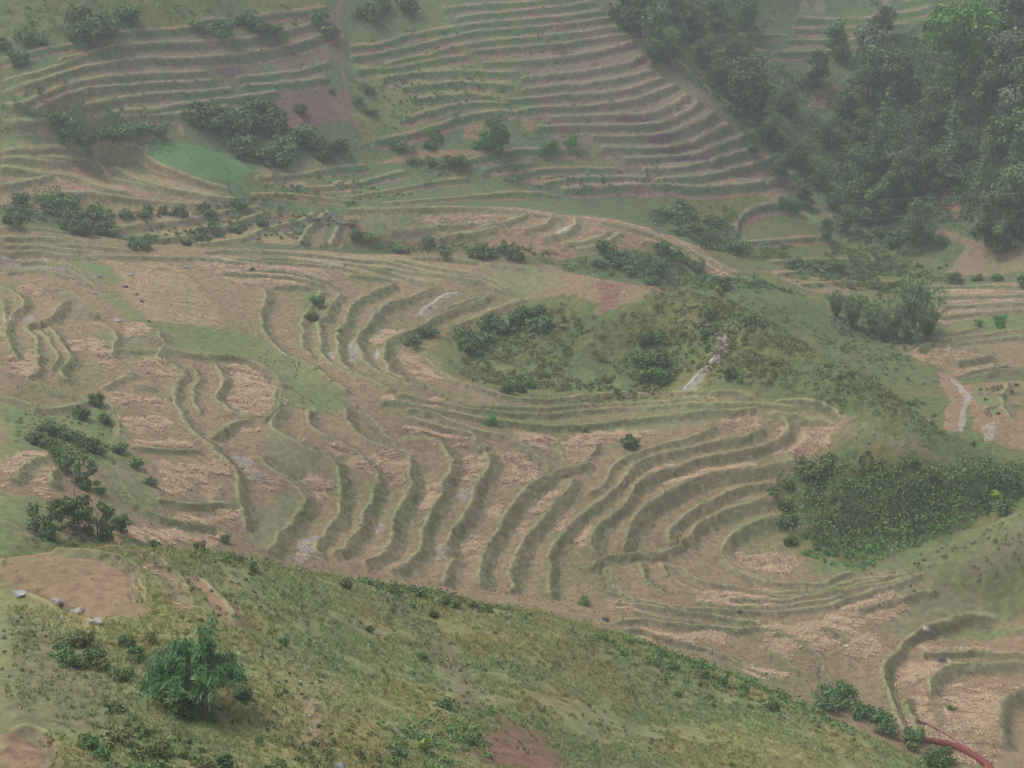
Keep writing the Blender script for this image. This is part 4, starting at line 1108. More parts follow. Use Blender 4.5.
# -- single shrubs
ONE = [
 (585, 428, 8, 'grey', 'small grey green shrub on the straw terrace rim'), (584, 600, 8, 'bright', 'dark green shrub at the edge of the straw terraces just above the near crest'),
 (629, 442, 12, 'mid', 'round green shrub on the terrace bank below the straw strip'),
 (95, 398, 11, 'mid', 'upper green shrub at the left edge of the straw fields'), (80, 412, 11, 'dark', 'dark shrub left of the two growing on the small grass ledge'),
 (104, 418, 9, 'dark', 'dark shrub right of the two growing on the small grass ledge'), (121, 446, 11, 'dark', 'dark rounded shrub on the corner bank above the yellow green field'),
 (151, 480, 9, 'dark', 'lone dark shrub with a patch of bare mud beside it'), (136, 463, 8, 'mid', 'small shrub on the bank between the corner shrub and the lone shrub'),
 (424, 744, 13, 'lime', 'small yellow green leafy shrub near the bottom edge'), (200, 545, 9, 'dark', 'dark bush on the near crest below the straw fields'),
 (226, 538, 8, 'dark', 'dark bush on the near crest at the foot of the long bund'), (238, 556, 9, 'mid', 'green bush on the near crest right of the dark ones'),
 (152, 545, 8, 'dark', 'small dark bush on the curved rim behind the reddish field'), (940, 240, 9, 'dark', 'small dark bush by the earth track under the orange scar'),
 (283, 640, 8, 'mid', 'upright green weed on the bare part of the near slope'), (368, 628, 6, 'mid', 'small green weed on the near slope left of the footpath'),
 (422, 655, 8, 'mid', 'green weed on the near slope beside the footpath'), (433, 612, 7, 'dark', 'small dark weed near the top of the footpath'),
 (446, 702, 12, 'dark', 'dark weed beside the footpath halfway down the near slope'), (489, 710, 9, 'mid', 'green weed above the dark red earth patch'),
 (678, 692, 6, 'dark', 'small dark weed on the near slope under the crest'), (242, 690, 13, 'dark', 'dark low bush at the right foot of the large bamboo'),
 (470, 738, 10, 'dark', 'dark weed right of the yellow green shrub'), (400, 750, 11, 'dark', 'dark bush left of the yellow green shrub'),
 (330, 30, 10, 'mid', 'green bush left of the red earth path near the top'), (367, 88, 8, 'dark', 'upper bush of the pair on the red earth slope'),
 (358, 100, 8, 'dark', 'lower bush of the pair on the red earth slope'), (332, 90, 4, 'dark', 'tiny dark bush left of the pair on the red earth slope'),
 (370, 110, 7, 'dark', 'small bush below the pair on the red earth slope'), (300, 108, 8, 'mid', 'bush on the lower edge of the reddish far slope'),
 (352, 224, 9, 'grey', 'grey bush beside the pale rocks on the valley spur'), (340, 330, 4, 'mid', 'tiny green bush inside the curved terraces'),
 (318, 300, 9, 'mid', 'green bush at the upper end of the curved terrace bank'), (313, 316, 8, 'mid', 'green bush on the curved terrace bank just below the upper one'),
 (100, 488, 9, 'mid', 'pale green shrub right of the flowering clump'), (492, 420, 7, 'bright', 'bright green bush where the terrace strips meet'),
 (712, 312, 9, 'dark', 'dark bush above the head of the white stream'), (752, 318, 8, 'dark', 'dark bush on the ridge right of the stream head'),
 (705, 332, 8, 'dark', 'dark bush overhanging the head of the white stream'), (728, 372, 10, 'mid', 'green bush on the right bank of the white stream'),
 (718, 290, 8, 'lime', 'bright yellow green bush behind the ridge'), (610, 272, 5, 'lime', 'small yellow green bush above the reddish strip'),
 (952, 706, 6, 'mid', 'small bush on the inner rim of the lower right fields'),
 (996, 495, 10, 'lime', 'yellow green bush at the right end of the scrub thicket'), (1004, 506, 12, 'dark', 'dark bush at the right end of the scrub thicket below the yellow green one'),
]
for px, py, rad, k, lb in ONE: shrub(px, py, rad, k, lb)
# -- bushes that grow in companies: outline, how many, half width, kinds, label, group
MANY = [
 ('780,462 850,454 1000,465 1030,470 1030,478 860,472 790,482', 13, (7, 11), 'om', 'olive bush on the ragged upper edge of the right thicket', 'bushes on the upper edge of the thicket'),
 ('772,480 790,500 800,545 790,550 776,520', 8, (6, 9), 'md', 'bush on the left edge of the right thicket beside the terrace ends', 'bushes on the left edge of the thicket'),
 ('250,560 340,576 440,594 560,613 560,618 440,600 340,583 250,567', 14, (5, 8), 'om', 'small weedy bush on the near crest left of its dip', 'small bushes on the near crest'),
 ('600,632 700,668 810,716 810,722 700,675 600,640', 12, (5, 8), 'mo', 'small weedy bush on the near crest towards the lower right', 'small bushes on the lower right crest'),
 ('70,8 130,2 140,30 118,40 80,38', 9, (10, 15), 'dd', 'dark bush in the clump above the upper left terraces', 'bushes above the upper left terraces'),
 ('0,35 45,38 40,60 5,62', 6, (7, 11), 'dm', 'bush on the far slope near the left edge above the terraces', 'bushes by the upper left edge'),
 ('195,18 250,15 330,0 320,22 250,36 200,34', 12, (8, 12), 'dm', 'bush in the belt above the long upper left terrace', 'bushes above the long terrace'),
 ('350,0 450,0 440,14 350,16', 7, (7, 11), 'dd', 'dark bush in the row at the top right of the red path', 'bushes right of the red path'),
 ('15,118 60,112 110,122 165,118 170,130 110,134 80,142 20,132', 18, (8, 12), 'dm', 'bush in the gully belt below the upper left terraces', 'bushes in the gully belt'),
 ('188,108 250,98 275,104 282,126 262,130 222,128 190,124', 16, (10, 15), 'dd', 'dark bush of the thicket behind the bright green field', 'thicket behind the bright green field'),
 ('232,132 285,128 355,128 372,148 330,152 300,150 260,162 240,152', 20, (9, 14), 'dd', 'dark bush of the thicket right of the bright green field', 'thicket right of the bright green field'),
 ('370,130 430,150 470,160 430,166 380,156', 10, (6, 10), 'dm', 'bush on the gully bank below the middle of the far terraces', 'gully bank bushes'),
 ('430,118 590,140 590,150 480,148 420,146', 12, (5, 9), 'bd', 'bush on the green bank between the far terraces', 'bushes on the far green bank'),
 ('0,198 60,192 100,206 110,222 80,226 0,218', 18, (8, 12), 'dm', 'bush in the belt below the tan fields at the left edge', 'bushes below the tan fields'),
 ('70,222 115,226 112,236 75,234', 5, (7, 10), 'dm', 'bush in the right end of the belt behind the brown crest', 'bushes behind the brown crest'),
 ('110,208 270,200 282,206 120,218', 14, (5, 8), 'dm', 'bush in the hedge along the top bank of the small spur', 'hedge along the top bank'),
 ('110,238 240,222 275,222 270,232 180,246 115,244', 14, (5, 8), 'dm', 'bush in the hedge along the lower bank of the small spur', 'hedge along the lower bank'),
 ('352,232 400,236 440,238 520,245 515,256 420,250 360,244', 16, (6, 10), 'dm', 'bush in the dark belt below the pale rubble terraces', 'bushes below the pale rubble'),
 ('520,252 590,244 650,240 690,258 730,282 640,278 560,264', 22, (6, 11), 'dm', 'bush in the scrub belt between the brown crest and the far spur', 'bushes between crest and spur'),
 ('640,208 690,204 740,232 760,252 720,246 660,228', 16, (7, 11), 'dm', 'bush in the dark belt right of the far spur', 'bushes right of the far spur'),
 ('740,205 800,198 822,206 820,214 780,206 742,216', 9, (5, 8), 'md', 'bush in the curved hedge over the oval green field', 'hedge over the oval field'),
 ('850,205 900,215 930,235 900,248 860,240', 10, (7, 12), 'dg', 'bush in the dark patch left of the orange scar', 'bushes left of the orange scar'),
 ('780,258 840,262 900,268 890,274 800,268', 8, (5, 8), 'dm', 'bush in the row along the valley floor left of the bare brown field', 'bushes along the valley floor'),
 ('935,276 1024,274 1024,284 940,284', 7, (5, 8), 'dm', 'bush in the row below the bare brown field', 'bushes below the bare brown field'),
 ('960,325 1010,312 1024,314 1000,326', 6, (5, 8), 'bm', 'bush on the green bank at the far right', 'bushes on the right green bank'),
 ('455,332 490,318 545,306 548,320 520,336 500,348 470,352', 17, (8, 12), 'dm', 'dark bush in the thicket at the head of the scrub hollow', 'thicket at the head of the hollow'),
 ('625,345 650,335 672,345 664,378 640,384 620,370', 9, (9, 13), 'dm', 'dark bush in the thicket on the right of the scrub hollow', 'thicket right of the hollow'),
 ('500,376 540,376 540,390 505,390', 4, (7, 9), 'gm', 'greyish bush at the foot of the scrub hollow', 'bushes at the foot of the hollow'),
 ('405,345 430,325 436,332 420,350', 5, (6, 8), 'dm', 'bush on the bank between the curved terraces and the hollow', 'bushes on the curved bank'),
 ('30,425 50,420 100,445 98,462 70,470 50,452', 14, (8, 11), 'dm', 'dark bush in the thicket on the left terrace bank', 'thicket on the left terrace bank'),
 ('80,632 56,640 60,655 95,675 180,712 225,722 225,712 150,680 110,662', 30, (9, 13), 'om', 'olive bush in the hedge curving below the large bamboo', 'hedge below the large bamboo'),
 ('118,640 150,632 160,650 140,660 120,655', 6, (8, 11), 'mo', 'green bush on the left side of the large bamboo', 'bushes left of the large bamboo'),
 ('70,740 120,732 165,745 165,775 75,775', 13, (9, 14), 'mo', 'green bush in the patch at the bottom left', 'bushes at the bottom left'),
 ('180,760 270,752 330,745 390,765 380,785 190,785', 14, (9, 14), 'om', 'leafy bush along the bottom edge', 'bushes along the bottom edge'),
 ('818,686 848,684 850,700 828,706', 9, (11, 15), 'md', 'dark bush in the upper group on the lower right crest', 'upper bushes on the right crest'),
 ('850,700 880,712 930,742 955,760 930,768 880,730', 14, (9, 13), 'md', 'bush in the lower group beside the red hose', 'lower bushes on the right crest'),
]
KK = dict(d='dark', m='mid', o='olive', b='bright', g='grey')
for i, (poly, n, (a, b), ks, lb, gp) in enumerate(MANY):
    for px, py in inside(poly, max(4, int(n * .66)), 100 + i, gap=a * .9):
        shrub(px, py, rng.uniform(a, b) * 1.2, KK[ks[int(rng.rand() < .35)]], lb, gp)
# -- big leaved small trees on the left with one bare pale stem
fp = [tree_proto('mid', 1900, .085, 'small_tree', wide=.62, k=20, low=.05), tree_proto('mid', 1900, .085, 'small_tree', wide=.62, k=20, low=.05)]
for i, (px, py, hp, lb) in enumerate([(45, 512, 46, 'broad leaved small tree nearest the left edge above the near crest'), (75, 503, 60, 'tallest of the broad leaved small trees above the near crest'),
                                      (98, 515, 44, 'broad leaved small tree in the middle of the row above the near crest'), (122, 517, 34, 'low broad leaved tree at the right end of the row above the near crest'),
                                      (85, 470, 34, 'broad leaved small tree upslope of the row above the near crest')]):
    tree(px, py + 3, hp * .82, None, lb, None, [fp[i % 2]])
# ================================================================ growth nobody could count, straw, stones, wires
def idx(x, y):
    a = np.arctan2(x, y); r = np.hypot(x, y)
    return np.clip(np.searchsorted(COLS, a), 0, len(COLS) - 1), np.clip(np.searchsorted(ROWS, r), 0, len(ROWS) - 1)
def scatter_poly(poly, n, m=300):
    """n random points on the ground inside an outline of the photo"""
    P = np.array([hit(a, b) for a, b in outline(poly)])[:, :2]; out = np.zeros((0, 2)); t = 0
    lo, hi = P.min(0), P.max(0)
    while len(out) < n and t < 40:
        t += 1; q = rng.uniform(lo, hi, (n, 2)); out = np.vstack([out, q[poly_sd(q[:, 0], q[:, 1], P) > 0]])
    return out[:n]
def undergrowth(name, poly, dens, size, leaf, mat, label, kind='stuff', dirt=.15):
    P = np.array([hit(a, b) for a, b in outline(poly)])[:, :2]
    area = .5 * abs(np.dot(P[:, 0], np.roll(P[:, 1], 1)) - np.dot(P[:, 1], np.roll(P[:, 0], 1)))
    n = int(area * dens); Q = scatter_poly(poly, n)
    keep = rng.rand(n) < smooth(-.3, min(3.0, .12 * math.sqrt(area)), poly_sd(Q[:, 0], Q[:, 1], P))
    Q = Q[keep]; n = len(Q)
    keep = fbm(Q[:, 0], Q[:, 1], 5, 14, 2) > -.55 + dirt
    Q = Q[keep]; n = len(Q); k = 18
    hgt = size * (.4 + 1.05 * (fbm(Q[:, 0], Q[:, 1], 6, 3, 2) * .5 + .5)) * (.7 + .6 * rng.rand(n))
    d = unit(rng.normal(size=(n, k, 3)) + np.array([0, 0, .6])); d[..., 2] = np.abs(d[..., 2])
    z = ground_z(Q[:, 0], Q[:, 1])
    base = np.stack([Q[:, 0], Q[:, 1], z], 1)[:, None, :]
    Pp = base + d * (hgt[:, None, None] * (.55 + .5 * rng.rand(n, k, 1))) * np.array([1.0, 1.0, 1.05])
    Nn = unit(d + .6 * rng.normal(size=d.shape)).reshape(-1, 3)
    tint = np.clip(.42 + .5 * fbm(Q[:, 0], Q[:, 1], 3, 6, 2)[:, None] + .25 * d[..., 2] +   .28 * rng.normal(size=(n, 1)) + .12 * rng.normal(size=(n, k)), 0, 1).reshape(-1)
    V, F = leaf_quads(Pp.reshape(-1, 3), Nn, leaf * (.6 + .8 * rng.rand(n * k)))
    o = bpy.data.objects.new(name, raw_mesh(name, V, F, 4, LM[mat], np.repeat(tint, 4))); C.objects.link(o)
    return tag(o, label, 'undergrowth', kind=kind)
UG = [
 ('780,345 850,380 900,408 950,436 985,455 940,452 890,425 850,418 800,392 740,385 730,350', 2.4, .33, .18, 'olive', 'short rough scrub on the bare shoulder above the thicket', .2),
 ('846,424 900,430 940,445 985,460 930,462 860,452', 1.6, .2, .12, 'olive', 'short tussocks on the smooth shoulder above the thicket', .2),
 ('858,462 940,460 1024,468 1050,478 1040,498 1000,503 925,538 880,552 862,520', 2.2, .85, .28, 'mid', 'tall scrub filling the right half of the thicket', -.6),
 ('858,470 940,470 1024,480 1040,498 1000,503 925,538 880,552 862,520', .8, 1.15, .28, 'dark', 'dark bushes standing in the right half of the thicket', -.2),
 ('800,505 880,490 940,485 1000,485 960,510 900,535 850,555', 1.0, 1.15, .28, 'olive', 'olive bushes standing in the middle of the thicket', .0),
 ('0,196 60,190 100,204 112,222 80,228 0,220', 1.3, .8, .34, 'dark', 'dark brush in the belt below the tan fields', .0),
 ('112,212 200,206 275,198 280,204 200,216 112,222', 1.0, .55, .28, 'mid', 'brush along the top bank of the small spur', .1),
 ('112,236 200,230 275,216 276,226 200,242 112,244', 1.0, .55, .28, 'mid', 'brush along the lower bank of the small spur', .1),
 ('352,232 400,238 460,236 520,243 560,252 555,262 440,252 360,246', 1.5, .6, .28, 'mid', 'brush in the dark belt below the straw strewn terraces', .0),
 ('640,206 690,202 740,230 765,262 700,246 655,228', 1.2, .7, .3, 'mid', 'brush in the belt right of the far spur', .1),
 ('185,106 275,104 290,130 372,130 375,152 300,154 250,164 215,140', .9, .8, .32, 'dark', 'brush beneath the thicket by the bright green field', .1),
 ('32,424 50,418 100,444 100,466 70,474 48,455', 1.6, .6, .25, 'dark', 'brush beneath the thicket on the left terrace bank', .0),
 ('452,334 490,316 548,304 552,322 520,340 500,352 468,356', 1.4, .7, .26, 'dark', 'brush beneath the thicket at the head of the hollow', .0),
 ('786,480 850,462 940,462 1030,472 1030,500 930,535 860,560 800,550', .5, .9, .3, 'olive', 'paler olive bushes through the scrub thicket', .5),
 ('840,450 900,460 1000,470 1024,478 1060,480 1060,500 1024,496 860,492 790,490 780,472', 2.6, .6, .24, 'mid', 'thin scrub on the brow above the thicket', .4),
 ('850,70 900,100 1024,110 1130,110 1130,240 1024,242 960,240 930,215 880,235 845,200', 1.5, 1.1, .4, 'dark', 'dense dark brush filling the gaps of the wood', -.2),
 ('850,200 930,215 935,255 860,252 830,230', 1.3, .8, .34, 'dark', 'dark brush below the orange scar', .1),
 ('-60,600 40,615 60,700 -40,760', 1.2, .16, .10, 'mid', 'weeds at the left edge of the near slope', .3),
 ('300,572 440,590 560,611 700,662 860,738 930,772 900,772 700,690 560,632 440,612 300,590', 1.3, .42, .2, 'mid', 'taller weeds scattered along the near crest', .45),
 ('150,560 340,580 560,620 700,670 900,760 900,780 120,780 100,640', 1.1, .17, .11, 'olive', 'small weeds dotted over the near slope', .45),
 ('260,590 460,600 470,740 300,740', .35, .24, .13, 'mid', 'greener weeds along the footpath on the near slope', .55),
 ('0,610 100,640 130,700 60,770 0,730', .8, .14, .10, 'mid', 'small weeds on the smooth grass at the left', .5),
 ('80,44 330,24 338,34 345,90 280,100 270,130 180,118 0,112 0,64', .12, .3, .25, 'mid', 'low growth on the banks of the upper left terraces', .35),
 ('350,20 600,0 700,100 790,170 640,185 560,160 470,150 380,140 350,60', .10, .25, .25, 'mid', 'low growth on the banks of the far terraces', .35),
 ('250,150 360,150 480,165 640,170 800,180 700,206 500,190 380,205 250,200', .6, .45, .3, 'mid', 'green growth along the foot of the far terraces', .4),
 ('100,205 350,205 345,245 120,240', .6, .4, .3, 'mid', 'low growth on the banks of the small spur', .35),
 ('775,262 950,262 950,284 790,284', .5, .5, .3, 'mid', 'low growth on the flat valley floor', .35),
 ('900,384 940,372 948,430 985,440 1030,452 1030,462 960,445 920,420', .8, .4, .25, 'mid', 'scrub on the bank of the muddy stream', .3),
 ('785,472 832,455 870,460 940,466 1024,472 1130,470 1130,505 1024,508 920,546 862,570 795,556 776,525', 2.6, .7, .27, 'mid', 'dense scrub thicket filling the bank below the spur on the right', 0),
 ('800,465 850,458 940,464 1024,468 1024,500 930,530 800,540', 1.9, 1.0, .28, 'dark', 'darker bushes of scrub through the thicket on the right bank', .45),
 ('785,530 862,545 930,530 1000,500 1024,508 900,552 870,572 810,568', 1.6, .45, .25, 'bright', 'fresh green growth at the foot of the scrub thicket', .1),
 ('445,360 500,318 560,300 600,318 660,300 720,305 800,345 900,405 945,432 840,404 700,388 512,392 460,380', 3.4, .42, .2, 'olive', 'low olive scrub over the hollow and the ridge', .3),
 ('640,300 720,300 850,368 955,432 900,425 850,405 720,390 700,340', 2.4, .42, .2, 'olive', 'green scrub over the slope below the ridge line', -.1),
 ('700,300 800,330 860,368 955,440 940,420 860,352 790,305 710,285', 1.0, .45, .22, 'olive', 'scrub hiding the ridge line', -.1),
 ('800,340 860,360 940,420 900,330 830,310', .5, .6, .3, 'mid', 'scrub on the flat ground behind the ridge', .2),
 ('605,0 700,0 700,60 760,120 820,190 790,180 720,110 660,50 620,20', .7, .8, .35, 'mid', 'green brush along the edge of the terraced spur', .1),
 ('690,60 780,60 900,100 1024,120 1100,120 1100,235 940,232 850,225 800,180 740,120', 1.2, .9, .36, 'mid', 'brush under the trees of the wooded slope', .15),
 ('700,0 775,0 760,60 700,50', .7, .8, .4, 'mid', 'green brush at the top beside the small terraces', .2),
 ('860,55 930,20 1100,0 1100,130 900,110', 1.5, 1.1, .42, 'dark', 'dark brush under the highest trees of the wood', .1),
 ('660,200 740,200 740,245 850,238 940,262 930,300 860,296 780,262 700,250', 1.8, .6, .3, 'mid', 'mixed brush on the valley floor', .35),
 ('820,290 950,290 945,335 900,338 830,312', .7, .7, .3, 'mid', 'undergrowth beneath the bamboo grove', .2),
 ('520,262 600,250 700,262 780,288 820,300 760,296 640,282', 1.6, .6, .3, 'mid', 'brush behind the brown crest', .25),
 ('0,0 330,0 330,24 200,32 80,44 0,64', .45, .7, .35, 'mid', 'rough growth above the upper left terraces', .3),
 ('0,112 180,118 180,134 90,150 0,144', .8, .6, .3, 'mid', 'rough growth in the gully on the upper left', .2),
 ('350,66 470,64 510,90 490,112 400,128 366,126', .8, .35, .25, 'mid', 'low green crop on the middle of the far slope', .2),
 ('0,398 60,412 110,402 130,435 110,470 60,455 30,452 0,465', .8, .22, .14, 'mid', 'low weeds on the left terrace banks', .3),
 ('240,342 330,352 350,405 285,405 255,365', .6, .16, .12, 'mid', 'low weeds on the green strip between the terraces', .5),
 ('862,572 920,548 1024,514 1100,512 1100,640 1000,628 920,596', 1.6, .22, .16, 'olive', 'rough grass on the smooth slope at the right edge', .35),
 ('978,385 1000,385 1012,418 985,416', 1, .5, .3, 'mid', 'green growth between the muddy strips on the right', .1),
 ('110,700 70,740 100,775 300,775 400,760 320,735 200,745', 3.0, .3, .17, 'mid', 'leafy weeds along the bottom edge', .25),
 ('380,725 480,715 500,775 370,775', 3.0, .35, .16, 'mid', 'leafy weeds around the yellow green shrub', .3),
 ('600,625 660,645 760,685 860,740 940,775 800,775 700,710 600,650', .9, .3, .17, 'olive', 'tall weeds along the lower right crest', .4),
 ('160,545 260,562 340,576 440,593 560,614 560,624 440,604 330,586 240,572 160,560', 2.4, .28, .17, 'olive', 'tall weeds along the near crest', .2),
 ('0,543 160,543 175,552 150,556 60,549 0,551', 3.0, .3, .18, 'mid', 'weeds along the rim behind the reddish field', .2),
]
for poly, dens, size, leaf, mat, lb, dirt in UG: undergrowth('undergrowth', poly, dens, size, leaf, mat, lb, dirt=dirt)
def blades(name, X, Y, h, wd, col, nb, lean=.5):
    n = len(X); z = ground_z(X, Y); B = np.stack([X, Y, z], 1)[:, None, :] + rng.normal(size=(n, nb, 3)) * np.array([.07, .07, 0]) * (h / .3)[:, None, None]
    d = unit(rng.normal(size=(n, nb, 3)) * lean * np.array([1, 1, 0]) + np.array([0, 0, 1.0])); hh = (h[:, None] * (.6 + .7 * rng.rand(n, nb)))[..., None]
    s = unit(np.cross(d, rng.normal(size=(n, nb, 3)))) * (wd[:, None, None] * .5)
    V = np.stack([B - s - np.array([0, 0, .03]), B + s - np.array([0, 0, .03]), B + d * hh], 2).reshape(-1, 3)
    F = np.arange(len(V)).reshape(-1, 3)
    c = (col[:, None, :] * (.92 + .36 * rng.rand(n, nb, 1)))
    c = np.repeat(c.reshape(-1, 3), 3, 0)
    return raw_mesh(name, V, F, 3, OWNM, None, c)
OWNM = own_material('stalks')
# grass of the near hill
n = 95000
r_ = np.sqrt(rng.uniform(56 ** 2, 111 ** 2, n)); a_ = rng.uniform(D(-16.5), D(16.5), n); X, Y = r_ * np.sin(a_), r_ * np.cos(a_)
i, j = idx(X, Y); w_ = ROUGH[i, j]
k = (rng.rand(n) < np.clip(w_ * 9, .02, 1)) & (fbm(X, Y, 2.2, 5, 2) > -.35)
X, Y, i, j = X[k], Y[k], i[k], j[k]
hh = (.09 + .16 * (fbm(X, Y, 3.5, 2, 2) * .5 + .5)) * (.7 + .7 * rng.rand(len(X)))
g = COL[i, j] * np.array([1.18, 1.38, 1.18]) + .045 * rng.rand(len(X), 1) * np.array([1.6, 1.3, .7])
o = bpy.data.objects.new('grass', blades('grass', X, Y, hh, .035 + .02 * rng.rand(len(X)), g, 4, .7)); C.objects.link(o)
tag(o, 'short tufty grass over the near hillside', 'grass', kind='stuff')
# weeds on the bunds and banks of the terraces
sel = np.argwhere((RIM + RIS > .45) & (GR > 118) & (GR < 330)); sel = sel[rng.choice(len(sel), min(len(sel), 24000), replace=False)]
X, Y = GX[sel[:, 0], sel[:, 1]] + .05 * rng.normal(size=len(sel)), GY[sel[:, 0], sel[:, 1]] + .05 * rng.normal(size=len(sel))
k = fbm(X, Y, 3.0, 9, 2) > -.1; X, Y, sel = X[k], Y[k], sel[k]
c = COL[sel[:, 0], sel[:, 1]]; g = c * np.array([1.08, 1.2, .95]) + .02
o = bpy.data.objects.new('bank_weeds', blades('bank_weeds', X, Y, .08 + .12 * rng.rand(len(X)), .07 + .04 * rng.rand(len(X)), g, 3, .6)); C.objects.link(o)
tag(o, 'thin weeds on the bunds and banks of the terraces', 'weeds', kind='stuff')
# rice stubble, short and thin over the bare treads
sel = np.argwhere((RIM + RIS < .1) & (ROUGH < .02) & (WET < .2) & (GR > 118) & (GR < 235)); sel = sel[rng.choice(len(sel), 26000, replace=False)]
X, Y = GX[sel[:, 0], sel[:, 1]] + .07 * rng.normal(size=len(sel)), GY[sel[:, 0], sel[:, 1]] + .07 * rng.normal(size=len(sel))
g = COL[sel[:, 0], sel[:, 1]] * (1.05 + .25 * rng.rand(len(sel), 1)) * np.array([1.03, 1.0, .9])
o = bpy.data.objects.new('stubble', blades('stubble', X, Y, .07 + .08 * rng.rand(len(X)), .08 + .04 * rng.rand(len(X)), g, 2, .5)); C.objects.link(o)
tag(o, 'cut rice stubble over the terrace treads', 'stubble', kind='stuff')
# straw thrown down in swathes
sel = np.argwhere((STRAW > .1)); p_ = STRAW[sel[:, 0], sel[:, 1]] * np.where(GR[sel[:, 0], sel[:, 1]] > 116, 1, .35)
X0, Y0 = GX[sel[:, 0], sel[:, 1]], GY[sel[:, 0], sel[:, 1]]
swath = noise(X0, Y0 * 2.0, 1.5, 4) * .6 + noise(X0, Y0, .8, 8) * .4
cell = (GR[sel[:, 0], sel[:, 1]] ** 2)
pr = p_ ** 1.5 * smooth(-.3, .45, swath) * cell; pr /= pr.sum()
sel = sel[rng.choice(len(sel), 95000, p=pr)]
n = len(sel); X = GX[sel[:, 0], sel[:, 1]] + .12 * rng.normal(size=n); Y = GY[sel[:, 0], sel[:, 1]] + .12 * rng.normal(size=n)
th = noise(X, Y, 4, 12) * 1.6 + .7 * rng.normal(size=n)
T = np.stack([np.cos(th), np.sin(th), .10 * rng.normal(size=n)], 1); Nn = unit(np.stack([.3 * rng.normal(size=n), .3 * rng.normal(size=n), np.ones(n)], 1))
V, F = leaf_quads(np.stack([X, Y, ground_z(X, Y) + .02 + .06 * rng.rand(n)], 1), Nn, .5 * (.5 + .9 * rng.rand(n)), .13, T)
c = np.array([.58, .43, .28]) * (.75 + .5 * rng.rand(n, 1)) * np.array([1, 1, 1]) + .03 * rng.normal(size=(n, 3))
o = bpy.data.objects.new('straw', raw_mesh('straw', V, F, 4, OWNM, None, np.repeat(np.clip(c, .05, .8), 4, 0))); C.objects.link(o)
tag(o, 'pale pinkish rice straw lying in swathes on the harvested fields', 'straw', kind='stuff')

# -- stones
def rock_mesh(name, mat, sx, sy, sz, seed, sub=3):
    import bmesh
    r2 = np.random.RandomState(seed); bm = bmesh.new(); bmesh.ops.create_icosphere(bm, subdivisions=sub, radius=1)
    pl = [(unit(r2.normal(size=3)), .45 + .35 * r2.rand()) for _ in range(11)]
    for v_ in bm.verts:
        p = np.array(v_.co)
        for nn, dd in pl:
            q = float(p @ nn)
            if q > dd: p = p - nn * (q - dd) * .9
        p = p * (1 + .04 * r2.normal()); v_.co = (p[0] * sx, p[1] * sy, p[2] * sz)
    me = bpy.data.meshes.new(name); bm.to_mesh(me); bm.free(); me.materials.append(mat); return me
STONE = plain('limestone', (.40, .385, .35), .95, 5, .45); DSTONE = plain('dark_stone', (.07, .065, .08), .9, 3, .35); BSTONE = plain('bluish_stone', (.16, .16, .19), .9, 3, .3)
def rock(px, py, wpx, hpx, mat, label, seed, group=None, rz=0.0, name='boulder'):
    x, y, z, r = ground_hit(px, py + hpx * .3); m = r * 1.06 / FPX
    o = bpy.data.objects.new(name, rock_mesh(name, mat, wpx * m * .46, wpx * m * .38, hpx * m * .5, seed)); C.objects.link(o)
    o.location = (x, y, z + hpx * m * .1); o.rotation_euler = (0, 0, rz)
    return tag(o, label, 'boulder', group)
rock(21, 592, 19, 7, STONE, 'flat grey boulder nearest the left edge on the rim of the reddish field', 1, rz=-.3)
rock(54, 601, 19, 8, STONE, 'pale boulder on the field rim, second from the left', 2)
rock(76, 610, 21, 9, STONE, 'pale slanting boulder on the field rim, third from the left', 3, rz=-.4)
rock(62, 617, 6, 8, STONE, 'small upright grey stone in the grass below the row of boulders', 4)
rock(97, 621, 18, 9, STONE, 'pale blocky boulder at the right end of the row on the field rim', 5)
rock(340, 766, 20, 12, plain('grey_stone', (.24, .24, .25), .9, 3, .3), 'grey rock cut by the bottom edge among leafy weeds', 6)
rock(926, 629, 13, 7, STONE, 'pale lilac grey rock on the bend of the green rim', 7)
rock(933, 633, 7, 5, BSTONE, 'small bluish rock against the pale one on the bend of the green rim', 8)
rock(943, 660, 12, 6, DSTONE, 'dark rock on the straw below the inner rim on the right', 9)
rock(606, 619, 11, 6, DSTONE, 'dark slanting rock on the terrace edge just above the near crest', 10, rz=-.5)
rock(739, 611, 9, 3.5, DSTONE, 'low dark stone under the straw patch on the valley terraces', 11)
rock(126, 286, 8, 4.5, DSTONE, 'dark stone with pale side on the dry yellow slope', 12)
rock(142, 301, 4.5, 4, DSTONE, 'small round dark stone on the dry yellow slope', 13)
rock(137, 294, 5, 2.5, DSTONE, 'flat dark stone above the small round one on the dry slope', 14)
rock(149, 321, 4, 3.5, DSTONE, 'small dark stone at the edge of the green strip', 15)
rock(100, 276, 8, 6, STONE, 'pale stone heap left of the dark stone on the upper slope', 16)
rock(131, 274, 9, 6, STONE, 'pale stone above the dark stone on the upper slope', 17)
rock(95, 292, 8, 6, STONE, 'pale stone below the left stone heap on the upper slope', 18)
rock(188, 266, 9, 6, STONE, 'pale stone near the crest right of the others', 19)
rock(117, 320, 12, 4, STONE, 'pale flat stone on the green strip by the steep dark bank', 20)
rock(219, 329, 5, 3, STONE, 'small pale stone where the dry slope meets the green strip', 21)
rock(224, 290, 4, 3, STONE, 'tiny pale stone beside the bush on the upper slope', 22)
rock(317, 219, 12, 4.5, plain('dark_blue_stone', (.06, .065, .11), .9, 3, .3), 'long dark bluish rock on the valley spur', 23)
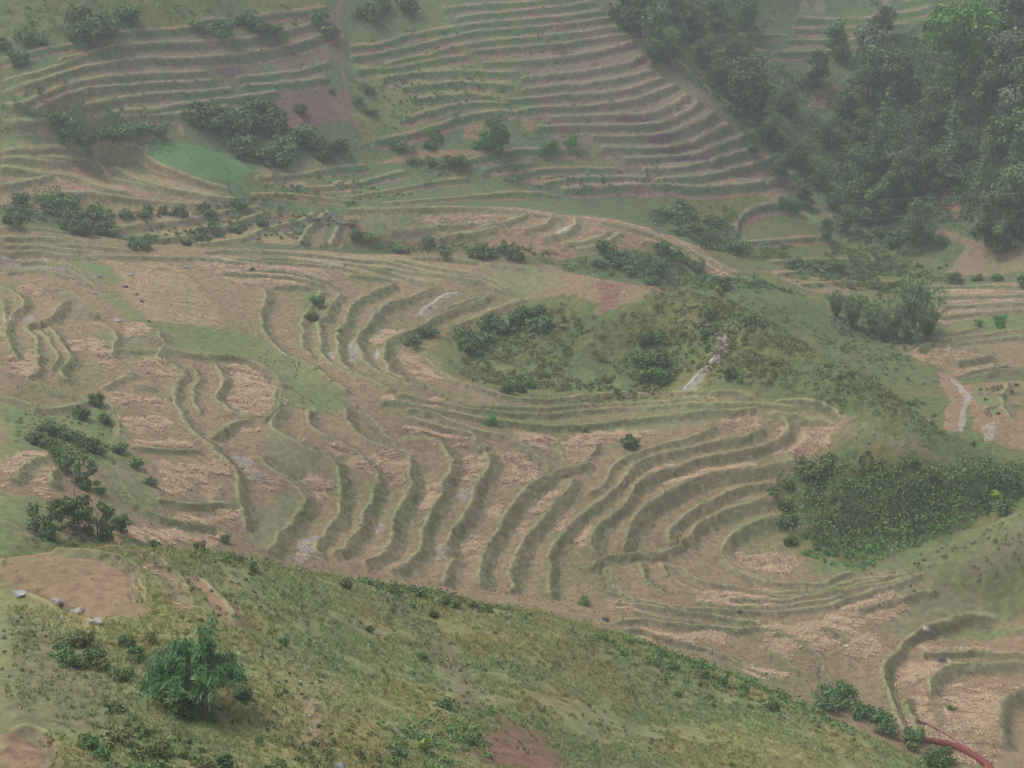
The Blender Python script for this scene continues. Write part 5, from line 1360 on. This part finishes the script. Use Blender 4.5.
for i, (px, py, w2, h2) in enumerate([(328, 216, 7, 4), (333, 220, 7, 4), (338, 222, 6, 4), (326, 212, 6, 3), (343, 223, 6, 3)]):
    rock(px, py, w2, h2, BSTONE if i < 3 else STONE, 'bluish grey stone in the short row right of the long dark rock', 30 + i, 'row of stones on the valley spur')
for i, (px, py) in enumerate([(492, 323), (500, 322), (507, 321), (515, 320)]):
    rock(px, py, 6, 4, DSTONE if i != 2 else STONE, 'stone in the short row above the hollow thicket', 40 + i, 'stones above the hollow thicket')
for i, (px, py) in enumerate(inside('418,216 470,215 476,222 430,226', 7, 55, 6) ):
    rock(px, py, 5, 3, STONE, 'pale stone in the rubble on the terrace above the dark belt', 60 + i % 6, 'pale rubble on the valley spur', rz=i)
for i, (px, py) in enumerate([(697, 322), (708, 324), (723, 322), (703, 335), (716, 334), (722, 346), (712, 353), (700, 372), (696, 378), (688, 386)]):
    rock(px, py, 4.5, 3, STONE, 'white stone in the bed of the steep stream', 80 + i, 'stones in the steep stream', rz=i)
for i, (px, py) in enumerate([(986, 374 + 25), (1016, 384), (1012, 392), (252, 40 + 228)]):
    rock(px, py, 6, 4, DSTONE, ['dark rock on the red earth by the right stream',
         'dark rock on the bank near the right edge', 'lower dark rock on the bank near the right edge', 'dark stone on the upper brown terraces near the crest'][i], 95 + i)
# chips of pale stone strewn over the bare slope
Q = np.vstack([scatter_poly('262,650 320,665 325,745 305,750 255,700', 60), scatter_poly('380,670 420,670 425,695 385,695', 16), scatter_poly('308,700 314,698 318,745 310,748', 26)]); n = len(Q)
z = ground_z(Q[:, 0], Q[:, 1]) + .03
V, F = leaf_quads(np.stack([Q[:, 0], Q[:, 1], z], 1), unit(rng.normal(size=(n, 3)) * .3 + np.array([0, -.3, 1])), .07 + .07 * rng.rand(n), .8)
V2 = V - np.array([0, 0, .07]); k4 = len(V)
sides = np.concatenate([np.stack([F[:, a], F[:, a] + k4, F[:, b] + k4, F[:, b]], 1) for a, b in ((0, 1), (1, 2), (2, 3), (3, 0))])
o = bpy.data.objects.new('stone_chips', raw_mesh('stone_chips', np.vstack([V, V2]), np.vstack([F, sides]), 4, plain('chips', (.5, .42, .36), .9))); C.objects.link(o)
tag(o, 'pale stone chips strewn down the bare slope', 'stones', kind='stuff')
# -- bare pale stems on the left
for px, py, hp, lb in [(74, 478, 34, 'thin bare pale stem rising among the left thicket'), (252, 172, 18, 'thin pale bare trunk at the right tip of the bright green field')]:
    x, y, z, r = ground_hit(px, py + hp * .5); h_ = hp * r * 1.06 / FPX
    e = bpy.data.objects.new('bare_tree', None); C.objects.link(e); e.location = (x, y, z)
    V, F = [], []; limb(V, F, (0, 0, -.2), (.05 * h_, 0, h_ * .6), .06, .045); limb(V, F, (.05 * h_, 0, h_ * .6), (.02 * h_, 0, h_), .045, .02)
    PB = plain('pale_bark', (.36, .34, .28)); tr = bpy.data.objects.new('trunk', raw_mesh('trunk', V, F, 4, PB, smooth_=True)); tr.parent = e; C.objects.link(tr)
    for q in range(4):
        V, F = [], []; a = q * 1.7; limb(V, F, (.04 * h_, 0, h_ * (.55 + .1 * q)), (.04 * h_ + .18 * h_ * math.cos(a), .18 * h_ * math.sin(a), h_ * (.68 + .1 * q)), .025, .01)
        b_ = bpy.data.objects.new('branch', raw_mesh('branch', V, F, 4, PB, smooth_=True)); b_.parent = e; C.objects.link(b_)
    tag(e, lb, 'tree')
# -- red hoses over the lower right field
def tube(name, P, rad, mat, k=10):
    P = np.array(P); V, F = [], []
    T = unit(np.gradient(P, axis=0)); rad = np.ones(len(P)) * rad
    for i in range(len(P)):
        u = unit(np.cross(T[i], [0, 0, 1.0])); w2 = np.cross(u, T[i])
        for q in range(k):
            t = 2 * math.pi * q / k; V.append(P[i] + rad[i] * (math.cos(t) * u + math.sin(t) * w2))
    for i in range(len(P) - 1):
        for q in range(k): F.append((i * k + q, i * k + (q + 1) % k, (i + 1) * k + (q + 1) % k, (i + 1) * k + q))
    me = raw_mesh(name, V, F, 4, mat, smooth_=True)
    o = bpy.data.objects.new(name, me); C.objects.link(o); return o
for nm, body, rd, col, lb in [
    ('hose', '908,741 925,742 945,745 962,751 978,760 990,770 1002,784 1010,800', (.15, .32), (.23, .06, .05), 'thick dark red hose arching out of the bushes at the bottom right'),
    ('hose', '918,722 932,727 948,736 962,746 974,756 986,768 996,782', (.10, .16), (.34, .17, .14), 'thinner faded red hose above the thick dark one')]:
    K = catmull(pts(body), 3); G = []
    for px, py in K:
        x, y, z, r = ground_hit(px, py); G.append((x, y, z))
    G = np.array(G); s = np.linspace(0, 1, len(G))
    for q in range(3):
        G[1:-1] = (G[:-2] + G[1:-1] * 2 + G[2:]) / 4
    G[:, 2] = ground_z(G[:, 0], G[:, 1]) * .4 + G[:, 2] * .6 + .12
    rr = np.interp(s, [0, .25, 1], [rd[0], rd[1], rd[1]])
    tag(tube(nm, G, rr, plain('red_rubber', col, .55, 5, .15)), lb, 'hose')
# -- wires over the valley
WM = plain('wire', (.30, .30, .31), .5)
for i, (y0, y1, lb) in enumerate([(188, 190, 'topmost thin wire strung across the valley'), (206, 208, 'middle thin wire strung across the valley'), (214, 218, 'lowest thin wire strung across the valley')]):
    rs = 215.0; P = []
    for t in np.linspace(0, 1, 60):
        px = -120 + 1300 * t; py = y0 + (y1 - y0) * t; az, s = ray(px, py); yy = rs; r = yy / math.cos(az)
        P.append((r * math.sin(az), yy, r * s))
    P = np.array(P); P[:, 2] = np.interp(np.linspace(0, 1, 60), [0, 1], [P[0, 2], P[-1, 2]]) - 3.0 * np.sin(np.linspace(0, math.pi, 60)) + 3.0 - i * 0
    P[:, 2] -= 3.0 * .75
    tag(tube('wire', P, .018, WM, 5), lb, 'wire')
